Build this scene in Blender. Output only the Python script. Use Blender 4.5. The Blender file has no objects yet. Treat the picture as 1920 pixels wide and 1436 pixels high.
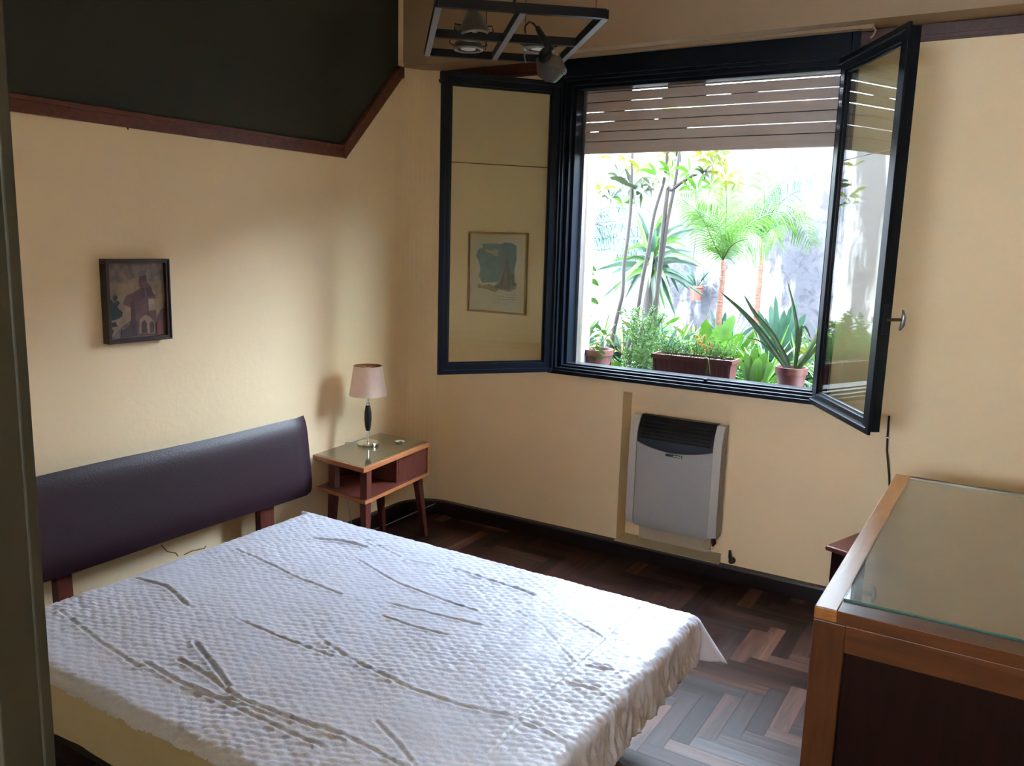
import bpy, bmesh, math, random
from mathutils import Vector, Matrix, noise
random.seed(7)
sc = bpy.context.scene
PI = math.pi

# ------------------------------------------------------------------ camera, world, sun, exposure
F_PX, YAW, PITCH, ROLL, CAM_H = 1568.6, 0.545623, 0.17011, 0.0287463, 1.65
_r0 = Vector((math.cos(YAW), math.sin(YAW), 0))
FW = Vector((-math.sin(YAW)*math.cos(PITCH), math.cos(YAW)*math.cos(PITCH), -math.sin(PITCH)))
_u0 = _r0.cross(FW)
RT = math.cos(ROLL)*_r0 + math.sin(ROLL)*_u0
UP = -math.sin(ROLL)*_r0 + math.cos(ROLL)*_u0
CAM = Vector((0, 0, CAM_H))
cd = bpy.data.cameras.new('camera'); cd.sensor_width = 36; cd.lens = F_PX/1920*36; cd.clip_start = 0.02
co = bpy.data.objects.new('camera', cd); sc.collection.objects.link(co)
co.matrix_world = Matrix(((RT.x, UP.x, -FW.x, 0), (RT.y, UP.y, -FW.y, 0), (RT.z, UP.z, -FW.z, CAM_H), (0, 0, 0, 1)))
sc.camera = co

W = bpy.data.worlds.new('sky'); sc.world = W; W.use_nodes = True
bgn = W.node_tree.nodes['Background']
SKY = (0.68, 0.83, 1.0); SKY_S = 13.0
bgn.inputs[0].default_value = (*SKY, 1); bgn.inputs[1].default_value = SKY_S
sd = bpy.data.lights.new('sun', 'SUN'); sd.energy = 5.0; sd.angle = math.radians(1.5); sd.color = (0.97, 0.97, 1.0)
so = bpy.data.objects.new('sun', sd); sc.collection.objects.link(so)
so.rotation_euler = Vector((0.25, 0.70, -0.66)).to_track_quat('-Z', 'Y').to_euler(); so.location = (0, -4, 9)

vs = sc.view_settings
vs.view_transform = 'Standard'; vs.look = 'None'; vs.gamma = 1.0; vs.use_curve_mapping = False
vs.exposure = 2.2
sc.cycles.use_denoising = True
sc.cycles.max_bounces = 14; sc.cycles.diffuse_bounces = 8; sc.cycles.transparent_max_bounces = 16
sc.cycles.sample_clamp_indirect = 20

# ------------------------------------------------------------------ helpers
def at(px, py, x=None, y=None, z=None):
    """the point where the sight line through a pixel of the 1920x1436 photograph meets a plane of the place"""
    d = (px-960)*RT - (py-718)*UP + F_PX*FW
    if x is not None: t = x/d.x
    elif y is not None: t = y/d.y
    else: t = (z-CAM_H)/d.z
    return CAM + t*d

def tag(o, label=None, cat=None, group=None, kind=None):
    if label: o['label'] = label
    if cat: o['category'] = cat
    if group: o['group'] = group
    if kind: o['kind'] = kind
    return o
def thing(name, loc, label=None, cat=None, group=None, kind=None):
    o = bpy.data.objects.new(name, None); sc.collection.objects.link(o); o.location = loc; o.empty_display_size = 0.05
    return tag(o, label, cat, group, kind)
def wloc(o):
    v = Vector((0, 0, 0))
    while o: v += o.location; o = o.parent
    return v

class MB:
    def __init__(s): s.v = []; s.f = []; s.m = []
    def add(s, vs_, fs, mi=0):
        b = len(s.v); s.v += [Vector(p) for p in vs_]
        for f in fs: s.f.append([b+i for i in f]); s.m.append(mi)
        return s
    def box(s, lo, hi, mi=0):
        x0, y0, z0 = lo; x1, y1, z1 = hi
        if x0 > x1: x0, x1 = x1, x0
        if y0 > y1: y0, y1 = y1, y0
        if z0 > z1: z0, z1 = z1, z0
        return s.add([(x0,y0,z0),(x1,y0,z0),(x1,y1,z0),(x0,y1,z0),(x0,y0,z1),(x1,y0,z1),(x1,y1,z1),(x0,y1,z1)],
                     [(0,3,2,1),(4,5,6,7),(0,1,5,4),(1,2,6,5),(2,3,7,6),(3,0,4,7)], mi)
    def obox(s, c, ax, ay, az, hx, hy, hz, mi=0):
        c = Vector(c); ax = Vector(ax).normalized(); ay = Vector(ay).normalized(); az = Vector(az).normalized()
        p = [c+ax*i*hx+ay*j*hy+az*k*hz for k in (-1, 1) for i, j in ((-1,-1),(1,-1),(1,1),(-1,1))]
        return s.add(p, [(0,3,2,1),(4,5,6,7),(0,1,5,4),(1,2,6,5),(2,3,7,6),(3,0,4,7)], mi)
    def bar(s, a, b, w, h, up=(0,0,1), mi=0):
        a = Vector(a); b = Vector(b); d = (b-a).normalized(); up = Vector(up)
        sd_ = d.cross(up).normalized(); u2 = sd_.cross(d)
        return s.obox((a+b)/2, d, sd_, u2, (b-a).length/2, w/2, h/2, mi)
    def prism(s, pts, off, mi=0):
        n = len(pts); off = Vector(off); pts = [Vector(p) for p in pts]
        return s.add(pts+[p+off for p in pts], [list(range(n))[::-1], list(range(n, 2*n))]+[(i,(i+1)%n,n+(i+1)%n,n+i) for i in range(n)], mi)
    def tube(s, pts, r, seg=8, mi=0, cap=True):
        pts = [Vector(p) for p in pts]; n = len(pts)
        rr = r if isinstance(r, (list, tuple)) else [r]*n
        vs_ = []; prev = None
        for i, p in enumerate(pts):
            d = (pts[min(i+1, n-1)]-pts[max(i-1, 0)]).normalized()
            if prev is None:
                a = d.orthogonal().normalized()
            else:
                a = prev - d*prev.dot(d); a = a.normalized() if a.length > 1e-6 else d.orthogonal().normalized()
            prev = a; b = d.cross(a)
            vs_ += [p+(a*math.cos(2*PI*k/seg)+b*math.sin(2*PI*k/seg))*rr[i] for k in range(seg)]
        fs = [(i*seg+k, i*seg+(k+1)%seg, (i+1)*seg+(k+1)%seg, (i+1)*seg+k) for i in range(n-1) for k in range(seg)]
        if cap: fs += [tuple(range(seg))[::-1], tuple((n-1)*seg+k for k in range(seg))]
        return s.add(vs_, fs, mi)
    def lathe(s, prof, c, axis=(0,0,1), seg=28, mi=0, cap=True):
        c = Vector(c); d = Vector(axis).normalized(); a = d.orthogonal().normalized(); b = d.cross(a); n = len(prof)
        vs_ = [c+d*h+(a*math.cos(2*PI*k/seg)+b*math.sin(2*PI*k/seg))*r for r, h in prof for k in range(seg)]
        fs = [(i*seg+k, i*seg+(k+1)%seg, (i+1)*seg+(k+1)%seg, (i+1)*seg+k) for i in range(n-1) for k in range(seg)]
        if cap: fs += [tuple(range(seg))[::-1], tuple((n-1)*seg+k for k in range(seg))]
        return s.add(vs_, fs, mi)
    def grid(s, fn, nu, nv, mi=0):
        vs_ = [fn(i/nu, j/nv) for j in range(nv+1) for i in range(nu+1)]
        return s.add(vs_, [(j*(nu+1)+i, j*(nu+1)+i+1, (j+1)*(nu+1)+i+1, (j+1)*(nu+1)+i) for j in range(nv) for i in range(nu)], mi)
    def rot(s, c, ang, start=0):
        c = Vector(c); R = Matrix.Rotation(ang, 3, 'Z')
        for i in range(start, len(s.v)): s.v[i] = R @ (s.v[i]-c)+c
        return s
    def build(s, name, mats, parent=None, smooth=False, bevel=0, solid=0, autos=None):
        me = bpy.data.meshes.new(name); off = wloc(parent) if parent else Vector((0,0,0))
        me.from_pydata([v-off for v in s.v], [], s.f)
        if not isinstance(mats, (list, tuple)): mats = [mats]
        for m in mats: me.materials.append(m)
        for p, mi in zip(me.polygons, s.m): p.material_index = mi
        bm = bmesh.new(); bm.from_mesh(me)
        if not solid: bmesh.ops.recalc_face_normals(bm, faces=bm.faces)
        bm.to_mesh(me); bm.free(); me.update()
        if smooth: me.polygons.foreach_set('use_smooth', [True]*len(me.polygons))
        o = bpy.data.objects.new(name, me); sc.collection.objects.link(o)
        if parent: o.parent = parent
        if smooth and autos:
            try: me.set_sharp_from_angle(angle=math.radians(autos))
            except Exception: pass
        if solid:
            md = o.modifiers.new('solid', 'SOLIDIFY'); md.thickness = solid; md.offset = 0
        if bevel:
            md = o.modifiers.new('bevel', 'BEVEL'); md.width = bevel; md.segments = 2; md.limit_method = 'ANGLE'; md.angle_limit = math.radians(40)
        return o

def lin(r, g, b):
    f = lambda c: (c/255/12.92) if c/255 <= 0.04045 else ((c/255+0.055)/1.055)**2.4
    return (f(r), f(g), f(b))
def mat(name, col, rough=0.5, metal=0.0, var=0.08, vscale=6.0, bump=0.0, bscale=60.0, spec=0.5, coat=0.0, stretch=(1,1,1), col2=None, wood=False, sheen=0.0, cvar=0.0):
    m = bpy.data.materials.new(name); m.use_nodes = True; nt = m.node_tree; N = nt.nodes; L = nt.links
    p = N['Principled BSDF']; p.inputs['Roughness'].default_value = rough; p.inputs['Metallic'].default_value = metal
    p.inputs['Specular IOR Level'].default_value = spec; p.inputs['Coat Weight'].default_value = coat; p.inputs['Coat Roughness'].default_value = 0.12
    p.inputs['Sheen Weight'].default_value = sheen
    tc = N.new('ShaderNodeTexCoord'); mp = N.new('ShaderNodeMapping'); mp.inputs['Scale'].default_value = stretch
    L.new(tc.outputs['Object'], mp.inputs['Vector'])
    nz = N.new('ShaderNodeTexNoise'); nz.inputs['Scale'].default_value = vscale; nz.inputs['Detail'].default_value = 6 if wood else 4
    nz.inputs['Distortion'].default_value = 1.2 if wood else 0.0
    L.new(mp.outputs[0], nz.inputs['Vector'])
    rp = N.new('ShaderNodeValToRGB'); rp.color_ramp.elements[0].position = 0.3; rp.color_ramp.elements[1].position = 0.7
    c2 = col2 or tuple(min(1, c*(1+var)) for c in col); c1 = col if col2 else tuple(c*(1-var) for c in col)
    rp.color_ramp.elements[0].color = (*c1, 1); rp.color_ramp.elements[1].color = (*c2, 1)
    L.new(nz.outputs['Fac'], rp.inputs['Fac']); L.new(rp.outputs[0], p.inputs['Base Color'])
    if bump:
        n2 = N.new('ShaderNodeTexNoise'); n2.inputs['Scale'].default_value = bscale; n2.inputs['Detail'].default_value = 3
        L.new(mp.outputs[0], n2.inputs['Vector'])
        b = N.new('ShaderNodeBump'); b.inputs['Strength'].default_value = bump; b.inputs['Distance'].default_value = 0.01
        L.new(n2.outputs['Fac'], b.inputs['Height']); L.new(b.outputs[0], p.inputs['Normal'])
    return m
def leafmat(name, c1, c2, trans=0.35, rough=0.45, scale=9.0):
    m = mat(name, c1, rough, col2=c2, vscale=scale, var=0)
    nt = m.node_tree; N = nt.nodes; L = nt.links; p = N['Principled BSDF']; out = N['Material Output']
    rp = [n for n in N if n.type == 'VALTORGB'][0]
    t = N.new('ShaderNodeBsdfTranslucent'); mx = N.new('ShaderNodeMixShader'); mx.inputs[0].default_value = trans
    L.new(rp.outputs[0], t.inputs[0]); L.new(p.outputs[0], mx.inputs[1]); L.new(t.outputs[0], mx.inputs[2]); L.new(mx.outputs[0], out.inputs[0])
    return m
def glassmat(name, tint=(0.9, 0.94, 0.9), ior=1.5, boost=1.0):
    m = bpy.data.materials.new(name); m.use_nodes = True; nt = m.node_tree; N = nt.nodes; L = nt.links
    N.remove(N['Principled BSDF']); out = N['Material Output']
    tr = N.new('ShaderNodeBsdfTransparent'); gl = N.new('ShaderNodeBsdfGlossy'); gl.inputs['Roughness'].default_value = 0.0
    gl.inputs['Color'].default_value = (1, 1, 1, 1)
    nz = N.new('ShaderNodeTexNoise'); nz.inputs['Scale'].default_value = 3.0
    rp = N.new('ShaderNodeValToRGB'); rp.color_ramp.elements[0].color = (*[c*0.97 for c in tint], 1); rp.color_ramp.elements[1].color = (*tint, 1)
    L.new(nz.outputs['Fac'], rp.inputs['Fac']); L.new(rp.outputs[0], tr.inputs['Color'])
    fr = N.new('ShaderNodeFresnel'); ge = N.new('ShaderNodeNewGeometry'); mi_ = N.new('ShaderNodeMix'); mi_.data_type = 'FLOAT'; mi_.inputs[2].default_value = ior; mi_.inputs[3].default_value = 1/ior
    L.new(ge.outputs['Backfacing'], mi_.inputs[0]); L.new(mi_.outputs[0], fr.inputs['IOR'])
    mu = N.new('ShaderNodeMath'); mu.operation = 'MULTIPLY'; mu.inputs[1].default_value = boost; mu.use_clamp = True
    L.new(fr.outputs[0], mu.inputs[0])
    mx = N.new('ShaderNodeMixShader'); L.new(mu.outputs[0], mx.inputs[0]); L.new(tr.outputs[0], mx.inputs[1]); L.new(gl.outputs[0], mx.inputs[2])
    L.new(mx.outputs[0], out.inputs[0])
    return m

# ------------------------------------------------------------------ materials
M = {}
M['cream'] = mat('cream_paint', (0.93, 0.745, 0.485), 0.75, var=0.03, vscale=1.6, bump=0.12, bscale=35, spec=0.25)
M['green'] = mat('dark_green_paint', (0.036, 0.036, 0.024), 0.6, var=0.06, vscale=1.5, bump=0.1, bscale=30, spec=0.3)
M['tan'] = mat('beam_paint', (0.36, 0.255, 0.16), 0.8, var=0.03, vscale=2, bump=0.1, bscale=30, spec=0.2)
M['ceil'] = mat('ceiling_paint', (0.78, 0.72, 0.62), 0.8, var=0.03, vscale=2, spec=0.2)
M['trim'] = mat('mahogany_trim', (0.095, 0.026, 0.013), 0.4, col2=(0.16, 0.045, 0.022), vscale=5, stretch=(1, 6, 6), wood=True, spec=0.5)
M['trimx'] = mat('mahogany_trim_dark', (0.05, 0.013, 0.008), 0.35, col2=(0.085, 0.022, 0.013), vscale=5, stretch=(6, 1, 6), wood=True)
M['base'] = mat('baseboard_wood', (0.010, 0.005, 0.007), 0.35, col2=(0.02, 0.008, 0.009), vscale=5, stretch=(2, 6, 6), wood=True)
M['metal'] = mat('navy_painted_steel', (0.0025, 0.005, 0.010), 0.3, var=0.2, vscale=8, spec=0.22, coat=0.0)
M['glass'] = glassmat('window_glass', (0.90, 0.93, 0.89), 1.52, 1.0)
M['shutter'] = mat('shutter_slat', (0.54, 0.45, 0.40), 0.6, var=0.08, vscale=3, stretch=(1, 1, 20))
M['bluewhite'] = mat('exterior_render', (0.30, 0.29, 0.30), 0.85, var=0.08, vscale=5, bump=0.3, bscale=20)
M['quilt'] = None
M['wood'] = mat('dresser_wood_shaded', (0.060, 0.019, 0.006), 0.35, col2=(0.105, 0.036, 0.010), vscale=3.5, stretch=(1, 9, 9), wood=True, coat=0.05, spec=0.3)  # shade of the dresser end put into the colour, darker than the border wood
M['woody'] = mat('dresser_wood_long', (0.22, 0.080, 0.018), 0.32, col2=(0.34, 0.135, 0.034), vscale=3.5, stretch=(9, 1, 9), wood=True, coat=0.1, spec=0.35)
M['woodz'] = mat('dresser_wood_upright_shaded', (0.050, 0.016, 0.005), 0.35, col2=(0.085, 0.028, 0.008), vscale=3.5, stretch=(9, 9, 1), wood=True, coat=0.05, spec=0.3)  # end posts: same wood with the shade put into its colour
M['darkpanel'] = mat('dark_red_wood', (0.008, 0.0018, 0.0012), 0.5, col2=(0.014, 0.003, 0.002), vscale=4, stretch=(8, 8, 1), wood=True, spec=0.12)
M['nsdark'] = mat('nightstand_dark_wood', (0.085, 0.022, 0.016), 0.35, col2=(0.13, 0.036, 0.024), vscale=5, stretch=(6, 6, 1), wood=True, spec=0.3)
M['nsedge'] = mat('nightstand_edge_wood', (0.30, 0.10, 0.035), 0.35, col2=(0.42, 0.16, 0.06), vscale=5, stretch=(6, 1, 6), wood=True, coat=0.3)
M['leather'] = mat('aubergine_leatherette', (0.026, 0.010, 0.017), 0.42, var=0.12, vscale=3, bump=0.12, bscale=140, spec=0.38)
M['black'] = mat('black_plastic', (0.008, 0.008, 0.009), 0.3, var=0.15)
M['chrome'] = mat('chrome', (0.75, 0.73, 0.70), 0.12, metal=1.0, var=0.03)
M['steel'] = mat('matt_steel', (0.30, 0.30, 0.31), 0.35, metal=0.9, var=0.05)
M['shade'] = mat('lampshade_fabric', (0.86, 0.64, 0.54), 0.8, var=0.03, vscale=40, bump=0.15, bscale=300)
M['shadein'] = mat('lampshade_lining', (0.40, 0.17, 0.08), 0.6, var=0.05)
M['silver'] = mat('silver_painted_metal', (0.44, 0.445, 0.46), 0.38, metal=0.0, var=0.02)
M['silver2'] = mat('silver_side_plastic', (0.60, 0.59, 0.57), 0.45, metal=0.0, var=0.02)
M['fixture'] = mat('fixture_black_metal', (0.004, 0.004, 0.007), 0.4, var=0.2, spec=0.2)
M['fixgrey'] = mat('fixture_under_grey', (0.24, 0.24, 0.27), 0.45, var=0.1)
M['lampgrey'] = mat('spot_grey', (0.05, 0.042, 0.034), 0.4, var=0.35, vscale=18)
M['white'] = mat('white_plastic', (0.70, 0.69, 0.64), 0.5, var=0.03)
M['gold'] = mat('gilt_frame', (0.34, 0.20, 0.07), 0.35, metal=0.4, var=0.15, vscale=20)
M['brownframe'] = mat('brown_frame', (0.035, 0.020, 0.016), 0.4, var=0.25, vscale=10)
M['clayD'] = mat('maroon_plastic_pot', (0.065, 0.015, 0.013), 0.45, var=0.12, vscale=14)
M['clayL'] = mat('terracotta_plastic_pot', (0.095, 0.028, 0.019), 0.5, var=0.12, vscale=14)
M['soil'] = mat('soil', (0.035, 0.022, 0.014), 0.95, var=0.5, vscale=60, bump=0.8, bscale=80)
M['bark'] = mat('grey_bark', (0.008, 0.006, 0.005), 0.85, col2=(0.020, 0.015, 0.013), vscale=30, stretch=(1, 1, 0.2), bump=0.5, bscale=60)
M['barkred'] = mat('palm_trunk', (0.05, 0.017, 0.008), 0.8, col2=(0.10, 0.038, 0.018), vscale=14, stretch=(1, 1, 6), bump=0.5, bscale=30)
M['stem'] = leafmat('green_stem', (0.05, 0.08, 0.02), (0.09, 0.13, 0.03), 0.1)
M['lf_green'] = leafmat('leaf_bright', (0.0246, 0.0772, 0.0057), (0.0562, 0.1404, 0.0099))
M['lf_yel'] = leafmat('leaf_yellow', (0.0425, 0.0595, 0.0051), (0.0935, 0.0935, 0.0085))
M['lf_dark'] = leafmat('leaf_olive', (0.0090, 0.0157, 0.0062), (0.0269, 0.0381, 0.0157))
M['lf_teal'] = leafmat('leaf_teal', (0.0118, 0.0402, 0.0237), (0.0284, 0.0709, 0.0473))
M['lf_blue'] = leafmat('leaf_bluegreen', (0.0144, 0.0360, 0.0216), (0.0396, 0.0720, 0.0504))
M['lf_palm'] = leafmat('leaf_palm', (0.0200, 0.0600, 0.0048), (0.0440, 0.1040, 0.0120))
M['lf_snake'] = leafmat('leaf_snake', (0.006, 0.020, 0.006), (0.028, 0.058, 0.020), 0.1, 0.3, 22)
M['lf_mist'] = leafmat('leaf_mist', (0.006, 0.026, 0.019), (0.014, 0.045, 0.034))
M['flower'] = leafmat('flower_orange', (0.30, 0.12, 0.02), (0.42, 0.22, 0.05), 0.3)
M['cord'] = mat('cord_black', (0.01, 0.009, 0.01), 0.5)
M['cordw'] = mat('cord_white', (0.55, 0.53, 0.48), 0.5)
M['cement'] = mat('recess_sill_cement', (0.50, 0.42, 0.30), 0.7, var=0.08, vscale=8)
M['brass'] = mat('aged_brass', (0.10, 0.07, 0.04), 0.35, metal=0.8, var=0.2)
M['crack'] = mat('wall_crack', (0.12, 0.075, 0.04), 0.9, var=0.2)
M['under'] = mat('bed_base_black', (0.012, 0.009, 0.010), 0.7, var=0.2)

# cloth under the glass plates
def clothmat(name, c1, c2):
    m = mat(name, c1, 0.35, col2=c2, vscale=7, var=0, bump=0.05, bscale=300, spec=0.5, coat=0.0)
    return m
M['cloth'] = clothmat('green_grey_cloth', (0.075, 0.050, 0.026), (0.12, 0.083, 0.046))
M['nscloth'] = clothmat('olive_cloth', (0.11, 0.085, 0.045), (0.15, 0.12, 0.07))

# garden wall: pale weathered render with grey-lilac streaks
def gardenwallmat():
    m = mat('weathered_garden_wall', (0.5, 0.5, 0.5), 0.9, bump=0.5, bscale=14); nt = m.node_tree; N = nt.nodes; L = nt.links; p = N['Principled BSDF']
    tc = [n for n in N if n.type == 'TEX_COORD'][0]
    mp = N.new('ShaderNodeMapping'); mp.inputs['Scale'].default_value = (2.6, 1, 0.5); L.new(tc.outputs['Object'], mp.inputs['Vector'])
    a = N.new('ShaderNodeTexNoise'); a.inputs['Scale'].default_value = 1.1; a.inputs['Detail'].default_value = 8; a.inputs['Roughness'].default_value = 0.62; L.new(mp.outputs[0], a.inputs['Vector'])
    r = N.new('ShaderNodeValToRGB'); e = r.color_ramp.elements
    e[0].position = 0.44; e[0].color = (0.026, 0.025, 0.031, 1); e[1].position = 0.60; e[1].color = (0.22, 0.215, 0.21, 1)
    sx = N.new('ShaderNodeSeparateXYZ'); L.new(tc.outputs['Object'], sx.inputs[0])
    mr = N.new('ShaderNodeMapRange'); mr.inputs[1].default_value = -2.6; mr.inputs[2].default_value = -1.9; mr.inputs[3].default_value = 0.035; mr.inputs[4].default_value = 0.11
    L.new(sx.outputs[0], mr.inputs[0]); sb = N.new('ShaderNodeMath'); sb.operation = 'SUBTRACT'; L.new(a.outputs['Fac'], sb.inputs[0]); L.new(mr.outputs[0], sb.inputs[1])
    L.new(sb.outputs[0], r.inputs['Fac'])
    b = N.new('ShaderNodeTexNoise'); b.inputs['Scale'].default_value = 9; b.inputs['Detail'].default_value = 6; b.inputs['Distortion'].default_value = 1.5
    L.new(tc.outputs['Object'], b.inputs['Vector'])
    r2 = N.new('ShaderNodeValToRGB'); e = r2.color_ramp.elements
    e[0].position = 0.36; e[0].color = (0.45, 0.43, 0.45, 1); e[1].position = 0.5; e[1].color = (1, 1, 1, 1)
    L.new(b.outputs['Fac'], r2.inputs['Fac'])
    mx = N.new('ShaderNodeMix'); mx.data_type = 'RGBA'; mx.blend_type = 'MULTIPLY'; mx.inputs[0].default_value = 0.8
    L.new(r.outputs[0], mx.inputs[6]); L.new(r2.outputs[0], mx.inputs[7]); L.new(mx.outputs[2], p.inputs['Base Color'])
    return m
M['gwall'] = gardenwallmat()

# ------------------------------------------------------------------ the room
XL, XR, YB, YF, HC = -3.06, 0.24, 3.967, 0.50, 2.95
ZB = 2.565                     # underside of the beam
WX0, WX1, WZ0, WZ1 = -2.13, -0.745, 0.955, 2.50
NX0, NX1, NZ0, NZ1, NY = -1.728, -1.155, 0.083, 0.885, 4.085
YO = 4.20                      # outer face of the window wall
RC = 0.22                      # rounded corner radius

def struct(mb, name, mats, parent=None, **k):
    return tag(mb.build(name, mats, parent, **k), kind='structure')

# herringbone parquet: one mesh, each strip a face with its own shade
def floor_mesh():
    me = bpy.data.meshes.new('floor'); verts = []; faces = []; cols = []; uvs = []
    Wd, n = 0.066, 5; Ln = Wd*n
    x0, x1, y0, y1 = XL-0.05, XR+0.05, -2.9, 4.05
    rnd = random.Random(3)
    def clip(a, b, c, d): return max(a, x0), min(b, x1), max(c, y0), min(d, y1)
    def put(ax, ay, bx, by, along):
        a, b, c, d = clip(ax, bx, ay, by)
        if b-a < 0.002 or d-c < 0.002: return
        g = 0.0006
        k = len(verts); verts.extend([(a+g, c+g, 0), (b-g, c+g, 0), (b-g, d-g, 0), (a+g, d-g, 0)]); faces.append((k, k+1, k+2, k+3))
        t = rnd.random(); cols.append((t, rnd.random(), along))
    N2 = 2*n
    for i in range(-90, 90):
        for j in range(-90, 90):
            # cell classification of a herringbone of 1 x n strips
            q = (i - j) % N2
            if q == 0: put(i*Wd, j*Wd, i*Wd+Ln, j*Wd+Wd, 0.0)
            elif q == N2-1: put(i*Wd, j*Wd, i*Wd+Wd, j*Wd+Ln, 1.0)
    k = len(verts); verts.extend([(x0, y0, -0.0015), (x1, y0, -0.0015), (x1, y1, -0.0015), (x0, y1, -0.0015), (x0, y0, -0.08), (x1, y0, -0.08), (x1, y1, -0.08), (x0, y1, -0.08)])
    faces.extend([(k, k+1, k+2, k+3), (k+7, k+6, k+5, k+4)]); cols += [(0, 0, 0)]*2
    me.from_pydata(verts, [], faces)
    at_ = me.color_attributes.new('strip', 'FLOAT_COLOR', 'CORNER')
    li = 0
    for p, c in zip(me.polygons, cols):
        for l in p.loop_indices: at_.data[l].color = (*c, 1)
    m = bpy.data.materials.new('parquet'); m.use_nodes = True; nt = m.node_tree; N = nt.nodes; L = nt.links; p = N['Principled BSDF']
    va = N.new('ShaderNodeVertexColor'); va.layer_name = 'strip'; sp = N.new('ShaderNodeSeparateColor'); L.new(va.outputs[0], sp.inputs[0])
    r = N.new('ShaderNodeValToRGB'); e = r.color_ramp.elements; e[0].position = 0; e[0].color = (0.020, 0.008, 0.006, 1); e[1].position = 1; e[1].color = (0.16, 0.072, 0.045, 1)
    x = e.new(0.45); x.color = (0.036, 0.014, 0.011, 1); x = e.new(0.8); x.color = (0.060, 0.025, 0.018, 1)
    L.new(sp.outputs[0], r.inputs[0])
    tc = N.new('ShaderNodeTexCoord')
    mA = N.new('ShaderNodeMapping'); mA.inputs['Scale'].default_value = (3, 40, 1); mB_ = N.new('ShaderNodeMapping'); mB_.inputs['Scale'].default_value = (40, 3, 1)
    L.new(tc.outputs['Object'], mA.inputs[0]); L.new(tc.outputs['Object'], mB_.inputs[0])
    mv = N.new('ShaderNodeMix'); mv.data_type = 'VECTOR'; L.new(sp.outputs[2], mv.inputs[0]); L.new(mA.outputs[0], mv.inputs[4]); L.new(mB_.outputs[0], mv.inputs[5])
    ad = N.new('ShaderNodeVectorMath'); ad.operation = 'ADD'; cb = N.new('ShaderNodeCombineXYZ'); ms = N.new('ShaderNodeMath'); ms.operation = 'MULTIPLY'; ms.inputs[1].default_value = 50
    L.new(sp.outputs[1], ms.inputs[0]); L.new(ms.outputs[0], cb.inputs[2]); L.new(mv.outputs[1], ad.inputs[0]); L.new(cb.outputs[0], ad.inputs[1])
    nz = N.new('ShaderNodeTexNoise'); nz.inputs['Scale'].default_value = 1.0; nz.inputs['Detail'].default_value = 6; nz.inputs['Distortion'].default_value = 0.6; L.new(ad.outputs[0], nz.inputs['Vector'])
    r2 = N.new('ShaderNodeValToRGB'); e = r2.color_ramp.elements; e[0].position = 0.3; e[0].color = (0.5, 0.5, 0.5, 1); e[1].position = 0.7; e[1].color = (1.35, 1.3, 1.25, 1)
    L.new(nz.outputs['Fac'], r2.inputs[0])
    mx = N.new('ShaderNodeMix'); mx.data_type = 'RGBA'; mx.blend_type = 'MULTIPLY'; mx.inputs[0].default_value = 1; L.new(r.outputs[0], mx.inputs[6]); L.new(r2.outputs[0], mx.inputs[7])
    L.new(mx.outputs[2], p.inputs['Base Color'])
    mr = N.new('ShaderNodeMapRange'); mr.inputs[3].default_value = 0.30; mr.inputs[4].default_value = 0.50; L.new(sp.outputs[1], mr.inputs[0]); L.new(mr.outputs[0], p.inputs['Roughness'])
    b = N.new('ShaderNodeBump'); b.inputs['Strength'].default_value = 0.15; b.inputs['Distance'].default_value = 0.004; L.new(nz.outputs['Fac'], b.inputs['Height']); L.new(b.outputs[0], p.inputs['Normal'])
    p.inputs['Specular IOR Level'].default_value = 0.13
    me.materials.append(m); me.update()
    o = bpy.data.objects.new('floor', me); sc.collection.objects.link(o); tag(o, kind='structure')
floor_mesh()

# ceiling with the dropped beam along the window wall
YP = -2.6                      # far side of the space behind the camera, unseen, with a high strip window added for fill light
mb = MB(); mb.box((XL-0.15, YP-0.15, HC), (XR+0.15, YO, HC+0.15))
mb.box((XL-0.001, 3.79, ZB), (XR+0.001, YO-0.002, HC+0.001), 1)
struct(mb, 'ceiling', [M['ceil'], M['tan']])

# left wall: cream below the slanted trim, dark green above, rounding into the window wall
kink = at(640, 284, x=XL); endp = at(745, 140, x=XL); zt = kink.z
mb = MB()
Y0 = YF-0.1
mb.add([(XL, Y0, 0), (XL, YB-RC, 0), (XL, YB-RC, ZB), (XL, endp.y, endp.z), (XL, kink.y, zt), (XL, Y0, zt)], [(0, 1, 2, 3, 4, 5)], 0)
mb.add([(XL, Y0, zt), (XL, kink.y, zt), (XL, endp.y, endp.z), (XL, YB-RC, ZB), (XL, YB-RC, HC), (XL, Y0, HC)], [(0, 1, 2, 3, 4, 5)], 1)
for k in range(12):
    a0, a1 = PI/2*k/12, PI/2*(k+1)/12
    p0 = (XL+RC-RC*math.cos(a0), YB-RC+RC*math.sin(a0)); p1 = (XL+RC-RC*math.cos(a1), YB-RC+RC*math.sin(a1))
    mb.add([(*p0, 0), (*p1, 0), (*p1, ZB+0.02), (*p0, ZB+0.02)], [(0, 1, 2, 3)], 0)
mb.box((XL-0.15, YP-0.15, 0), (XL-0.002, YO+0.1, HC), 0)
o = struct(mb, 'wall_left', [M['cream'], M['green']])
for p in o.data.polygons:
    if abs(p.normal.z) < 0.1 and 0.02 < abs(p.normal.x) < 0.999: p.use_smooth = True

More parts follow.
